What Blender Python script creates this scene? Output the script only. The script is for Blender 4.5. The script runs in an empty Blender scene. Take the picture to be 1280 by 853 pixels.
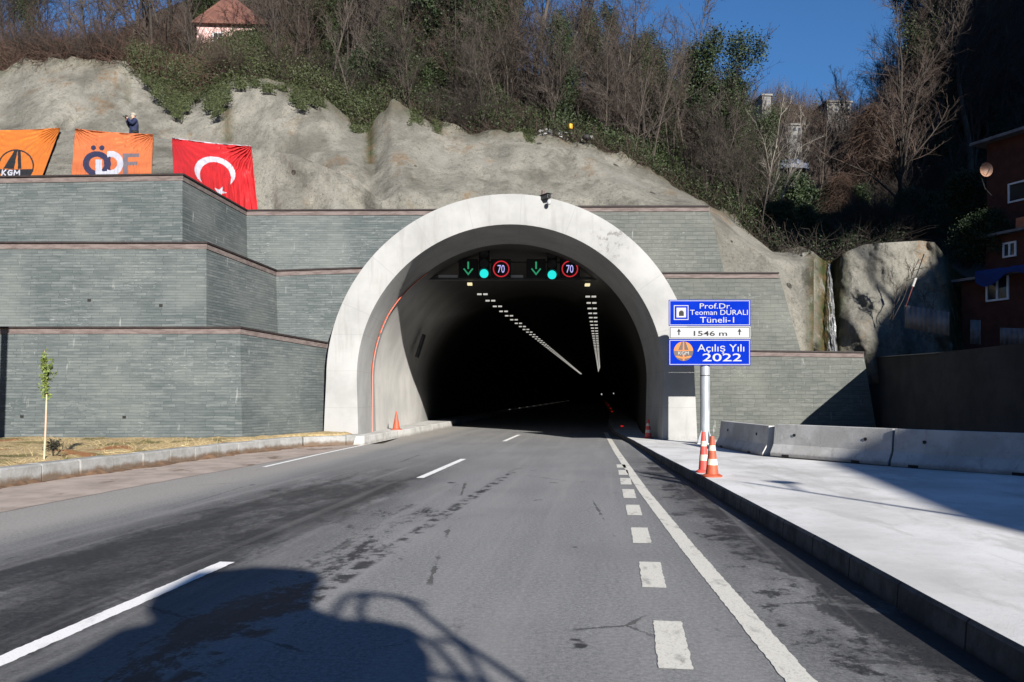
import bpy, bmesh, math, random
import numpy as np
from mathutils import Vector, noise as mnoise

random.seed(7)
RNG = np.random.default_rng(11)
SC = bpy.context.scene
COL = SC.collection

# ------------------------------------------------------------------ camera, sky, sun, exposure
F, CX, HY, EYE = 996.0, 640.0, 495.0, 1.6        # focal length in photo pixels, centre column, horizon row, eye height
cam_d = bpy.data.cameras.new("camera")
cam_d.sensor_width = 36.0
cam_d.lens = F / 1280 * 36.0
cam_d.shift_y = (HY - 426.5) / 1280
cam_d.clip_start = 0.05
cam_d.clip_end = 3000
cam = bpy.data.objects.new("camera", cam_d)
COL.objects.link(cam)
cam.location = (0, 0, EYE)
cam.rotation_euler = (math.radians(90), 0, 0)
SC.camera = cam

SUN_AZ, SUN_EL = math.radians(22.0), math.radians(21.0)
S = Vector((math.sin(SUN_AZ) * math.cos(SUN_EL), -math.cos(SUN_AZ) * math.cos(SUN_EL), math.sin(SUN_EL)))
world = bpy.data.worlds.new("World")
SC.world = world
world.use_nodes = True
wn = world.node_tree
sky = wn.nodes.new("ShaderNodeTexSky")
sky.sky_type = 'NISHITA'
sky.sun_disc = False
sky.sun_elevation = SUN_EL
sky.sun_rotation = math.pi - SUN_AZ
sky.air_density = 1.5
sky.dust_density = 0.0
sky.ozone_density = 10.0
sky.altitude = 1500
bg = wn.nodes["Background"]
bg.inputs[1].default_value = 0.053
wn.links.new(sky.outputs[0], bg.inputs[0])
sun_d = bpy.data.lights.new("sun", 'SUN')
sun_d.energy = 5.0
sun_d.angle = math.radians(0.5)
sun_d.color = (1.0, 0.955, 0.89)
sun = bpy.data.objects.new("sun", sun_d)
COL.objects.link(sun)
sun.rotation_euler = (-S).to_track_quat('-Z', 'Y').to_euler()
SC.view_settings.view_transform = 'Standard'
SC.view_settings.look = 'None'
SC.view_settings.gamma = 1
SC.view_settings.use_curve_mapping = False
SC.view_settings.exposure = 1.2
SC.cycles.max_bounces = 4
SC.cycles.diffuse_bounces = 1
SC.cycles.glossy_bounces = 2

# ------------------------------------------------------------------ helpers
def P(px, py, Y):
    """the point at depth Y seen at a pixel of the photograph"""
    return Vector(((px - CX) / F * Y, Y, EYE + (HY - py) / F * Y))

def G(px, py, z=0.0):
    """the point of the level plane z seen at a pixel"""
    Y = (EYE - z) * F / (py - HY)
    return Vector(((px - CX) / F * Y, Y, z))

def link(name, me, mat=None, parent=None):
    o = bpy.data.objects.new(name, me)
    COL.objects.link(o)
    if mat is not None:
        for m in (mat if isinstance(mat, (list, tuple)) else [mat]):
            me.materials.append(m)
    if parent is not None:
        o.parent = parent
    return o

def tag(o, label=None, cat=None, group=None, kind=None):
    if label: o["label"] = label
    if cat: o["category"] = cat
    if group: o["group"] = group
    if kind: o["kind"] = kind
    return o

def thing(name, label, cat, loc=(0, 0, 0), rz=0.0, group=None):
    o = bpy.data.objects.new(name, None)
    o.empty_display_size = 0.2
    COL.objects.link(o)
    o.location = loc
    o.rotation_euler = (0, 0, rz)
    return tag(o, label, cat, group)

def dup(root, loc=None, rz=None, scale=None, label=None, group=None):
    r = root.copy()
    COL.objects.link(r)
    if loc is not None: r.location = loc
    if rz is not None: r.rotation_euler = (0, 0, rz)
    if scale is not None: r.scale = scale if hasattr(scale, '__len__') else (scale,) * 3
    if label: r["label"] = label
    if group: r["group"] = group
    for ch in list(root.children):
        c = ch.copy(); COL.objects.link(c); c.parent = r
        for g in list(ch.children):
            d = g.copy(); COL.objects.link(d); d.parent = c
    return r

def mesh_np(name, V, Q, smooth=False, mats=None):
    V = np.asarray(V, dtype=np.float32).reshape(-1, 3)
    Q = np.asarray(Q, dtype=np.int32)
    me = bpy.data.meshes.new(name)
    n, k = Q.shape
    me.vertices.add(len(V)); me.vertices.foreach_set("co", V.ravel())
    me.loops.add(n * k); me.loops.foreach_set("vertex_index", Q.ravel())
    me.polygons.add(n)
    me.polygons.foreach_set("loop_start", np.arange(0, n * k, k, dtype=np.int32))
    try: me.polygons.foreach_set("loop_total", np.full(n, k, dtype=np.int32))
    except Exception: pass
    if mats is not None: me.polygons.foreach_set("material_index", np.asarray(mats, dtype=np.int32))
    me.update(calc_edges=True); me.validate()
    me.polygons.foreach_set("use_smooth", np.full(len(me.polygons), smooth))
    return me

class MB:
    """collects shapes for ONE mesh object"""
    def __init__(s): s.v = []; s.f = []
    def add(s, V, Fs):
        b = len(s.v); s.v += [tuple(p) for p in V]; s.f += [tuple(i + b for i in f) for f in Fs]; return s
    def box(s, x0, x1, y0, y1, z0, z1):
        return s.add([(x0,y0,z0),(x1,y0,z0),(x1,y1,z0),(x0,y1,z0),(x0,y0,z1),(x1,y0,z1),(x1,y1,z1),(x0,y1,z1)],
                     [(0,3,2,1),(4,5,6,7),(0,1,5,4),(1,2,6,5),(2,3,7,6),(3,0,4,7)])
    def prism(s, pts, vec):
        """closed polygon pts extruded by vec"""
        n = len(pts); vec = Vector(vec); pts = [Vector(p) for p in pts]
        return s.add(pts + [p + vec for p in pts],
                     [tuple(range(n))[::-1], tuple(range(n, 2 * n))] + [(i, (i+1) % n, n + (i+1) % n, n + i) for i in range(n)])
    def tube(s, pts, r, n=8, caps=True):
        pts = [Vector(p) for p in pts]
        rs = r if hasattr(r, '__len__') else [r] * len(pts)
        V = []; Fs = []
        for i, p in enumerate(pts):
            d = (pts[min(i+1, len(pts)-1)] - pts[max(i-1, 0)]).normalized()
            a = d.orthogonal().normalized() if abs(d.z) > .95 else d.cross(Vector((0,0,1))).normalized()
            b = d.cross(a)
            for k in range(n):
                t = 2 * math.pi * k / n
                V.append(p + (a * math.cos(t) + b * math.sin(t)) * rs[i])
        for i in range(len(pts) - 1):
            for k in range(n):
                Fs.append((i*n+k, i*n+(k+1) % n, (i+1)*n+(k+1) % n, (i+1)*n+k))
        if caps:
            Fs.append(tuple(range(n))[::-1]); Fs.append(tuple((len(pts)-1)*n + k for k in range(n)))
        return s.add(V, Fs)
    def lathe(s, prof, c=(0, 0, 0), n=20):
        V = []; Fs = []; c = Vector(c)
        for r, z in prof:
            for k in range(n):
                t = 2 * math.pi * k / n
                V.append(c + Vector((r * math.cos(t), r * math.sin(t), z)))
        for i in range(len(prof) - 1):
            for k in range(n):
                Fs.append((i*n+k, i*n+(k+1) % n, (i+1)*n+(k+1) % n, (i+1)*n+k))
        Fs.append(tuple(range(n))[::-1]); Fs.append(tuple((len(prof)-1)*n + k for k in range(n)))
        return s.add(V, Fs)
    def ball(s, c, rx, ry, rz, n=12, m=8):
        prof = []
        V = []; Fs = []
        for i in range(m + 1):
            a = math.pi * i / m
            for k in range(n):
                t = 2 * math.pi * k / n
                V.append((c[0] + rx * math.sin(a) * math.cos(t), c[1] + ry * math.sin(a) * math.sin(t), c[2] - rz * math.cos(a)))
        for i in range(m):
            for k in range(n):
                Fs.append((i*n+k, i*n+(k+1) % n, (i+1)*n+(k+1) % n, (i+1)*n+k))
        return s.add(V, Fs)
    def build(s, name, mat, parent=None, smooth=False, bevel=0.0):
        me = bpy.data.meshes.new(name)
        me.from_pydata(s.v, [], s.f)
        bm = bmesh.new(); bm.from_mesh(me)
        bmesh.ops.remove_doubles(bm, verts=bm.verts, dist=1e-5)
        bmesh.ops.recalc_face_normals(bm, faces=bm.faces)
        if bevel:
            ed = [e for e in bm.edges if len(e.link_faces) == 2 and e.calc_face_angle(0) > 0.5]
            bmesh.ops.bevel(bm, geom=ed, offset=bevel, segments=2, affect='EDGES', profile=0.6)
        if smooth:
            for f in bm.faces: f.smooth = True
            for e in bm.edges:
                if len(e.link_faces) == 2 and e.calc_face_angle(0) > 0.7: e.smooth = False
        bm.to_mesh(me); bm.free()
        return link(name, me, mat, parent)

def grid_faces(r, c):
    i = np.arange(r - 1)[:, None] * c + np.arange(c - 1)[None, :]
    return np.stack([i, i + 1, i + c + 1, i + c], -1).reshape(-1, 4)

def fbm(x, y, z, o=4):
    return mnoise.fractal(Vector((x, y, z)), 1.0, 2.0, o)

# ------------------------------------------------------------------ materials
class NT:
    def __init__(s, name):
        s.m = bpy.data.materials.new(name); s.m.use_nodes = True
        s.t = s.m.node_tree; s.bsdf = s.t.nodes["Principled BSDF"]
        s.out = s.t.nodes["Material Output"]
    def n(s, typ, **kw):
        nd = s.t.nodes.new(typ)
        for k, v in kw.items(): setattr(nd, k, v)
        return nd
    def put(s, sock, v):
        if hasattr(v, 'links') or isinstance(v, bpy.types.NodeSocket): s.t.links.new(v, sock)
        else: sock.default_value = v
    def math(s, op, a, b=0.0, c=0.0, clamp=False):
        nd = s.n("ShaderNodeMath", operation=op, use_clamp=clamp)
        s.put(nd.inputs[0], a); s.put(nd.inputs[1], b); s.put(nd.inputs[2], c)
        return nd.outputs[0]
    def obj(s): return s.n("ShaderNodeTexCoord").outputs["Object"]
    def uv(s): return s.n("ShaderNodeTexCoord").outputs["UV"]
    def sep(s, v):
        nd = s.n("ShaderNodeSeparateXYZ"); s.put(nd.inputs[0], v); return nd.outputs
    def mapv(s, v, scale=(1, 1, 1), loc=(0, 0, 0), rot=(0, 0, 0)):
        nd = s.n("ShaderNodeMapping"); s.put(nd.inputs[0], v)
        nd.inputs["Scale"].default_value = scale; nd.inputs["Location"].default_value = loc; nd.inputs["Rotation"].default_value = rot
        return nd.outputs[0]
    def noise(s, v, scale, detail=4.0, rough=0.55, dist=0.0):
        nd = s.n("ShaderNodeTexNoise"); s.put(nd.inputs["Vector"], v)
        nd.inputs["Scale"].default_value = scale; nd.inputs["Detail"].default_value = detail
        nd.inputs["Roughness"].default_value = rough; nd.inputs["Distortion"].default_value = dist
        return nd.outputs["Fac"]
    def ss(s, v, a, b):
        """smooth step of v from a to b"""
        nd = s.n("ShaderNodeMapRange", interpolation_type='SMOOTHSTEP')
        s.put(nd.inputs[0], v); nd.inputs[1].default_value = a; nd.inputs[2].default_value = b
        return nd.outputs[0]
    def mix(s, f, a, b):
        nd = s.n("ShaderNodeMix", data_type='RGBA'); s.put(nd.inputs[0], f)
        for sock, v in ((nd.inputs[6], a), (nd.inputs[7], b)):
            s.put(sock, (*v, 1) if isinstance(v, (tuple, list)) and len(v) == 3 else v)
        return nd.outputs[2]
    def bump(s, h, strength, dist=0.02):
        nd = s.n("ShaderNodeBump"); s.put(nd.inputs["Height"], h)
        nd.inputs["Strength"].default_value = strength; nd.inputs["Distance"].default_value = dist
        s.t.links.new(nd.outputs[0], s.bsdf.inputs["Normal"])
    def done(s, col=None, rough=0.8, metal=0.0, spec=0.3):
        if col is not None: s.put(s.bsdf.inputs["Base Color"], (*col, 1) if isinstance(col, tuple) and len(col) == 3 else col)
        s.put(s.bsdf.inputs["Roughness"], rough)
        s.bsdf.inputs["Metallic"].default_value = metal
        s.bsdf.inputs["Specular IOR Level"].default_value = spec
        return s.m

def mottled(name, c1, c2, scale=3.0, rough=0.85, bump=0.0, bscale=30.0, metal=0.0, spec=0.3, stretch=(1, 1, 1), lo=.35, hi=.65):
    t = NT(name); v = t.mapv(t.obj(), stretch)
    f = t.ss(t.noise(v, scale, 6, .65), lo, hi)
    if bump: t.bump(t.noise(v, bscale, 5, .7), bump)
    return t.done(t.mix(f, c1, c2), rough, metal, spec)

def glow(name, c, e):
    t = NT(name)
    t.bsdf.inputs["Base Color"].default_value = (*[x * .3 for x in c], 1)
    t.bsdf.inputs["Emission Color"].default_value = (*c, 1)
    t.bsdf.inputs["Emission Strength"].default_value = e
    t.m.cycles.emission_sampling = 'NONE'
    return t.m

M = {}
# stone cladding of the retaining walls: thin courses of grey green slate, lime bloom on some of them
def stone(name, a, b, cw=.62, ch=.085):
    t = NT(name); uv = t.uv()
    wob = t.noise(t.mapv(uv, (1.3, 1.3, 1)), 1.5, 2)
    nd = t.n("ShaderNodeTexBrick"); nd.offset = .37; nd.squash = .7; nd.squash_frequency = 3
    t.put(nd.inputs["Vector"], uv)
    nd.inputs["Color1"].default_value = (*a, 1); nd.inputs["Color2"].default_value = (*b, 1)
    nd.inputs["Mortar"].default_value = (a[0]*.42, a[1]*.42, a[2]*.42, 1)
    nd.inputs["Scale"].default_value = 1; nd.inputs["Mortar Size"].default_value = .005
    nd.inputs["Mortar Smooth"].default_value = .3
    nd.inputs["Brick Width"].default_value = cw; nd.inputs["Row Height"].default_value = ch
    streak = t.noise(t.mapv(uv, (1.2, 9, 1)), 1.6, 6, .7)
    c = t.mix(t.ss(streak, .3, .75), nd.outputs["Color"], (a[0]*.66, a[1]*.7, a[2]*.7))
    big = t.noise(uv, .35, 4)
    c = t.mix(t.math('MULTIPLY', t.ss(big, .42, .7), .5), c, (b[0]*1.18, b[1]*1.14, b[2]*1.1))
    fine = t.noise(t.mapv(uv, (5, 26, 1)), 1.0, 4, .7)
    blot = t.noise(t.mapv(uv, (1, .8, 1)), .8, 3)
    bloom = t.math('MULTIPLY', t.ss(fine, .57, .68), t.ss(blot, .47, .66))
    c = t.mix(t.math('MULTIPLY', bloom, .7), c, (.25, .256, .252))
    drip = t.noise(t.mapv(uv, (5.5, .9, 1), (3, 1, 0)), 1.0, 4, .6)
    c = t.mix(t.math('MULTIPLY', t.math('MULTIPLY', t.ss(drip, .62, .74), t.ss(wob, .44, .60)), .5), c, (.33, .335, .32))
    h = t.math('ADD', t.math('MULTIPLY', nd.outputs["Fac"], -1.3), t.math('MULTIPLY', streak, 1.0))
    t.bump(h, .55, .02)
    return t.done(c, .82, 0, .25)
M['stone'] = stone("slate_cladding", (.066, .079, .08), (.12, .132, .13))
M['stone_right'] = stone("slate_blocks", (.08, .086, .078), (.112, .117, .107), .42, .15)
M['coping'] = mottled("pink_coping_stone", (.085, .064, .06), (.14, .115, .107), 4, .85, .2, stretch=(.6, 1, 3))
M['cap'] = mottled("dark_cap", (.014, .01, .01), (.024, .017, .016), 6, .7)

t = NT("portal_concrete"); o = t.obj()
n1 = t.noise(o, .8, 5, .6); n2 = t.noise(o, 9, 5, .7)
c = t.mix(t.ss(n1, .3, .75), (.29, .29, .286), (.225, .226, .222))
c = t.mix(t.math('MULTIPLY', t.ss(n2, .62, .72), .25), c, (.2, .2, .19))
ox = t.sep(o)
d = t.math('SQRT', t.math('ADD', t.math('POWER', t.math('SUBTRACT', ox[0], 3.35), 2), t.math('POWER', t.math('MULTIPLY', t.math('SUBTRACT', ox[2], 7.0), .75), 2)))
spots = t.math('MULTIPLY', t.ss(t.noise(o, 5.5, 6, .75), .53, .63), t.ss(d, 1.0, .1))
c = t.mix(t.math('MULTIPLY', spots, .8), c, (.11, .105, .1))
jz = t.math('FRACT', t.math('MULTIPLY', t.math('ADD', ox[2], t.math('MULTIPLY', n1, .05)), .82))
joint = t.math('MULTIPLY', t.math('LESS_THAN', jz, .016), t.ss(ox[2], 4.6, 4.0))
c = t.mix(t.math('MULTIPLY', joint, .35), c, (.17, .17, .16))
ang = t.math('ARCTAN2', t.math('SUBTRACT', ox[2], 2.19), t.math('ADD', ox[0], .053))
ja = t.math('FRACT', t.math('MULTIPLY', t.math('ADD', ang, t.math('MULTIPLY', n1, .015)), 3.3))
c = t.mix(t.math('MULTIPLY', t.math('MULTIPLY', t.math('LESS_THAN', ja, .012), t.ss(ox[2], 3.0, 3.6)), .3), c, (.15, .15, .14))
stk = t.noise(t.mapv(o, (3.2, 3.2, .35), (1, 0, 4)), 1.0, 5, .65)
c = t.mix(t.math('MULTIPLY', t.ss(stk, .52, .7), .35), c, (.17, .168, .155))
c = t.mix(t.math('MULTIPLY', t.ss(t.math('ADD', ox[2], t.math('MULTIPLY', n2, .8)), .75, .2), .5), c, (.13, .12, .105))
c = t.mix(t.math('MULTIPLY', t.ss(t.noise(o, 16, 3, .8), .66, .72), .5), c, (.12, .12, .115))
t.bump(t.math('ADD', t.noise(o, 25, 4, .7), t.math('MULTIPLY', n1, 3)), .15)
M['portal'] = t.done(c, .85, 0, .2)

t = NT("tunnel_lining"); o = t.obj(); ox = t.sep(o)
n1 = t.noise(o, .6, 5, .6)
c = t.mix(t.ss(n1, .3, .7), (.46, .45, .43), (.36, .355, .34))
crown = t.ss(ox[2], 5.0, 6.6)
lining_shade = t.math('MAXIMUM', t.ss(ox[1], 36.0, 47.0), t.math('MULTIPLY', crown, .9))
lining_shade = t.math('MAXIMUM', lining_shade, t.ss(ox[0], 1.5, 4.0))
c = t.mix(lining_shade, c, (.028, .026, .023))  # depth, crown and right side painted dark in place of shade
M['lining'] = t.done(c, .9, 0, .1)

t = NT("shotcrete"); o = t.obj()
n1 = t.noise(t.mapv(o, (1, 1, .5)), .55, 6, .6, .3); n2 = t.noise(o, 4.5, 6, .75); n3 = t.noise(t.mapv(o, (2.2, 2.2, .22)), 1.0, 5, .6)
c = t.mix(t.ss(n1, .36, .66), (.148, .142, .122), (.232, .222, .19))
c = t.mix(t.math('MULTIPLY', t.ss(n3, .52, .72), .5), c, (.07, .066, .052))
c = t.mix(t.math('MULTIPLY', t.ss(n2, .52, .66), .4), c, (.07, .066, .055))
vd = t.n("ShaderNodeTexVoronoi"); t.put(vd.inputs["Vector"], o); vd.inputs["Scale"].default_value = .5
c = t.mix(t.math('MULTIPLY', t.math('LESS_THAN', vd.outputs["Distance"], .07), .85), c, (.02, .018, .015))
ve = t.n("ShaderNodeTexVoronoi", feature='DISTANCE_TO_EDGE'); t.put(ve.inputs["Vector"], t.mapv(o, (.5, .5, .16), (4, 2, 1)))
c = t.mix(t.math('MULTIPLY', t.math('MULTIPLY', t.ss(t.math('ADD', ve.outputs["Distance"], t.math('MULTIPLY', t.math('SUBTRACT', n2, .5), .12)), .03, .008), t.ss(n1, .52, .64)), .35), c, (.05, .048, .035))
c = t.mix(t.math('MULTIPLY', t.ss(t.noise(o, 10, 4, .85), .54, .64), .6), c, (.04, .038, .032))
c = t.mix(t.math('MULTIPLY', t.ss(t.noise(o, 8, 4, .85), .46, .36), .45), c, (.24, .235, .215))
rust = t.math('MULTIPLY', t.ss(t.noise(t.mapv(o, (1, 1, .45), (5, 0, 2)), .5, 4), .57, .68), t.ss(n2, .4, .6))
dk = t.noise(t.mapv(o, (1, 1, .55), (2, 7, 1)), .38, 5, .62)
c = t.mix(t.math('MULTIPLY', t.ss(dk, .50, .64), .6), c, (.07, .066, .055))
c = t.mix(t.math('MULTIPLY', t.ss(dk, .42, .30), .5), c, (.2, .195, .175))
c = t.mix(t.math('MULTIPLY', rust, .6), c, (.16, .085, .03))
at = t.n("ShaderNodeAttribute"); at.attribute_name = "moss"
am = t.sep(at.outputs["Vector"])
fm = t.math('MULTIPLY', am[0], t.ss(t.noise(t.mapv(o, (2, 2, .7)), 1.6, 5, .7), .25, .5))
c = t.mix(fm, c, t.mix(t.ss(t.noise(o, 2.5, 4), .4, .6), (.03, .038, .012), (.07, .048, .02)))
t.bump(t.math('ADD', t.noise(o, 3.0, 8, .72), t.math('MULTIPLY', t.noise(o, 14, 4, .8), .5)), 1.0, .14)
M['shotcrete'] = t.done(c, .95, 0, .1)

# asphalt: grey, wheel polish along the road, damp dark patches beside the kerbs, a run of spilt drops
t = NT("asphalt"); o = t.obj(); ox = t.sep(o)
ua = t.math('SUBTRACT', ox[0], t.math('MULTIPLY', ox[1], .12))
ub = t.math('SUBTRACT', ox[0], t.math('MULTIPLY', ox[1], .062))
rot = t.mapv(o, (1, 1, 1), (0, 0, 0), (0, 0, math.radians(6.9)))
grain = t.noise(o, 26, 6, .85); gm = t.math('MULTIPLY', t.math('SUBTRACT', t.noise(o, 9, 6, .85), .5), .55); mid = t.noise(t.mapv(rot, (1.4, .16, 1)), 1.0, 6, .6); broad = t.noise(o, .35, 4)
c = t.mix(t.ss(grain, .34, .68), (.11, .11, .112), (.25, .249, .247))
spk = t.noise(o, 48, 3, .9)
c = t.mix(t.math('MULTIPLY', t.ss(spk, .55, .66), .55), c, (.3, .298, .29))
c = t.mix(t.math('MULTIPLY', t.ss(spk, .45, .34), .6), c, (.06, .06, .062))
c = t.mix(t.math('MULTIPLY', t.ss(mid, .4, .65), .42), c, (.235, .232, .228))
c = t.mix(t.math('MULTIPLY', t.ss(broad, .45, .65), .25), c, (.11, .11, .112))
damp = t.math('MULTIPLY', t.math('MULTIPLY', t.ss(ua, -7.2, -5.0), t.ss(ua, -2.4, -3.9)), t.math('MULTIPLY', t.ss(ox[1], 26, 9), t.ss(t.noise(t.mapv(rot, (1.2, .25, 1)), .9, 5, .65), .25, .55)))
damp = t.math('MAXIMUM', damp, t.math('MULTIPLY', t.math('MULTIPLY', t.ss(ub, .9, 2.3), t.ss(ox[1], 30, 14)), t.ss(t.noise(t.mapv(o, (1, .5, 1)), 1.1, 5, .65), .22, .55)))
c = t.mix(t.math('MULTIPLY', damp, .88), c, t.mix(t.ss(grain, .35, .7), (.022, .022, .024), (.062, .062, .063)))
patch = t.math('ADD', gm, t.noise(t.mapv(rot, (1.5, .55, 1)), 1.1, 9, .72, .5))
wl = t.math('MULTIPLY', t.math('MULTIPLY', t.ss(ua, -6.6, -5.0), t.ss(ua, -3.0, -3.9)), t.math('MULTIPLY', t.ss(ox[1], 20, 13), t.ss(ox[1], 2.0, 5.0)))
wl = t.math('MULTIPLY', t.ss(t.math('ADD', patch, t.math('MULTIPLY', wl, .26)), .60, .84), .9)
strip = t.math('MULTIPLY', t.ss(ub, .9, 2.45), t.ss(ox[1], 24, 16))
wr = t.ss(t.math('ADD', t.math('ADD', gm, t.noise(t.mapv(o, (1.3, 1.0, 1), (4, 2, 0)), 1.5, 9, .72, .4)), t.math('MULTIPLY', strip, .30)), .68, .77)
wr = t.math('MULTIPLY', wr, t.ss(ub, .6, 1.5))
lane = t.math('MULTIPLY', t.math('MULTIPLY', t.ss(ua, -3.6, -2.8), t.ss(ua, -1.4, -2.6)), t.ss(ox[1], 16, 9))
wm = t.ss(t.math('ADD', patch, t.math('MULTIPLY', lane, .2)), .68, .76)
dl = t.math('ABSOLUTE', t.math('SUBTRACT', t.math('SUBTRACT', ox[0], t.math('MULTIPLY', ox[1], .152)), t.math('ADD', -2.6, t.math('MULTIPLY', t.noise(o, .9, 3), .12))))
drops = t.math('MULTIPLY', t.math('MULTIPLY', t.ss(dl, .13, .05), t.ss(t.noise(o, 3.2, 5, .7), .48, .56)), t.ss(ox[1], 20, 16))
blob = t.math('MULTIPLY', t.ss(t.noise(t.mapv(o, (1, .8, 1), (9, 3, 0)), 2.6, 3, .5), .70, .74), t.ss(ox[1], 25, 18))
wet = t.math('MAXIMUM', t.math('MAXIMUM', wl, wr), t.math('MAXIMUM', t.math('MAXIMUM', drops, blob), wm))
c = t.mix(t.math('MULTIPLY', wet, .9), c, t.mix(t.ss(grain, .4, .7), (.013, .013, .014), (.03, .03, .031)))
vor = t.n("ShaderNodeTexVoronoi", feature='DISTANCE_TO_EDGE'); t.put(vor.inputs["Vector"], t.mapv(rot, (.22, .12, 1), (3, 1, 0))); vor.inputs["Scale"].default_value = 1.0
crk = t.math('MULTIPLY', t.math('LESS_THAN', t.math('ADD', vor.outputs["Distance"], t.math('MULTIPLY', t.math('SUBTRACT', t.noise(o, 3, 5, .8), .5), .02)), .0022), t.ss(t.noise(o, .5, 3), .5, .56))
c = t.mix(t.math('MULTIPLY', crk, .7), c, (.03, .03, .03))
track = t.math('MULTIPLY', t.ss(t.noise(t.mapv(rot, (2.6, .05, 1), (1, 0, 0)), 1.0, 4, .6), .52, .70), .30)
c = t.mix(track, c, (.25, .245, .24))
dust = t.math('MULTIPLY', t.math('MULTIPLY', t.ss(ua, -6.3, -7.2), t.ss(grain, .25, .65)), .8)
c = t.mix(dust, c, (.3, .28, .25))
t.bump(t.noise(o, 85, 3, .8), .45, .01)
M['asphalt'] = t.done(c, t.math('SUBTRACT', .88, t.math('MULTIPLY', wet, .22)), 0, .25)

def paint(name, a, worn):
    t = NT(name); o = t.obj()
    w = t.ss(t.noise(o, 60, 4, .8), .5, .72)
    w2 = t.ss(t.noise(t.mapv(o, (1, .4, 1)), 5, 5, .7), .52, .7)
    f = t.math('MAXIMUM', t.math('MULTIPLY', w, worn), t.math('MULTIPLY', w2, worn * .9))
    return t.done(t.mix(f, a, (.14, .135, .125)), .7, 0, .3)
M['paint'] = paint("white_road_paint", (.72, .71, .69), .35)
M['paint_worn'] = paint("worn_road_paint", (.55, .53, .47), .8)

t = NT("pavement_concrete"); o = t.obj()
n1 = t.noise(o, .5, 6, .65); n2 = t.noise(o, 14, 5, .8); n3 = t.noise(o, 60, 3, .8)
c = t.mix(t.ss(n1, .35, .68), (.6, .595, .585), (.43, .425, .41))
c = t.mix(t.math('MULTIPLY', t.ss(n2, .55, .7), .35), c, (.3, .29, .27))
c = t.mix(t.math('MULTIPLY', t.ss(n3, .56, .7), .3), c, (.3, .295, .28))
n4 = t.noise(t.mapv(o, (1, .35, 1), (2, 5, 0), (0, 0, .5)), 1.3, 6, .7, .6)
c = t.mix(t.math('MULTIPLY', t.ss(n4, .50, .66), .55), c, (.33, .32, .3))
c = t.mix(t.math('MULTIPLY', t.ss(t.noise(o, 5, 6, .8), .60, .68), .5), c, (.28, .27, .25))
t.bump(t.math('ADD', t.noise(o, 30, 5, .8), t.math('MULTIPLY', n3, .3)), .3, .012)
M['pavement'] = t.done(c, .9, 0, .2)
t = NT("shaded_kerb_concrete"); o = t.obj(); oy = t.sep(o)
c = t.mix(t.ss(t.noise(o, 2.2, 6, .7), .35, .65), (.12, .118, .114), (.06, .059, .057))  # face colour lowered so that it carries its own shade
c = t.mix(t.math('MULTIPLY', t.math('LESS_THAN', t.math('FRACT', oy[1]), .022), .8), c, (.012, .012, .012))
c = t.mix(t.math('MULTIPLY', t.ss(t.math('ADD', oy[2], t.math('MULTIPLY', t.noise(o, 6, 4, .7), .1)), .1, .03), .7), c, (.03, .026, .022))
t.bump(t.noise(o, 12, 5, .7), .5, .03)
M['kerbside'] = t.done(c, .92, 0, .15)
t = NT("kerb_stone"); o = t.obj(); oz = t.sep(o)
c = t.mix(t.ss(t.noise(o, 2.3, 6, .7), .35, .65), (.285, .285, .28), (.2, .2, .19))
mud = t.math('MULTIPLY', t.ss(t.math('SUBTRACT', oz[2], t.math('MULTIPLY', t.noise(o, 2.6, 5, .7), .3)), .04, -.08), .85)
c = t.mix(mud, c, (.1, .062, .036))
t.bump(t.noise(o, 14, 5, .75), .45, .03)
M['kerb'] = t.done(c, .92, 0, .15)
t = NT("gutter_concrete"); o = t.obj()
c = t.mix(t.ss(t.noise(o, 1.4, 6, .65), .35, .65), (.36, .30, .26), (.26, .215, .185))
damp = t.ss(t.noise(t.mapv(o, (1, .55, 1)), 1.1, 5, .65), .56, .64)
c = t.mix(t.math('MULTIPLY', damp, .7), c, (.12, .08, .055))
t.bump(t.noise(o, 30, 4, .7), .3)
M['gutter'] = t.done(c, .9, 0, .15)
t = NT("dry_grass_soil"); o = t.obj()
c = t.mix(t.ss(t.noise(o, 12, 6, .8), .35, .65), (.5, .385, .21), (.25, .185, .095))
c = t.mix(t.math('MULTIPLY', t.ss(t.noise(o, .9, 4), .5, .62), .75), c, (.08, .085, .025))
c = t.mix(t.math('MULTIPLY', t.ss(t.noise(t.mapv(o, (1, 1, 1), (7, 1, 0)), .7, 4), .57, .63), .85), c, (.3, .13, .06))
t.bump(t.noise(o, 18, 6, .8), .8, .05)
M['verge'] = t.done(c, .95, 0, .1)
M['straw'] = mottled("dry_straw", (.6, .47, .26), (.32, .25, .11), 2.5, .9)
M['soil'] = mottled("hill_soil", (.026, .02, .014), (.045, .034, .024), 1.2, .95, .6, 8)
M['mud'] = mottled("kerb_mud", (.085, .05, .03), (.14, .085, .05), 4, .95, .5)
M['ground'] = mottled("ground_earth", (.12, .1, .08), (.08, .068, .05), 1, .95, .3)

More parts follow.
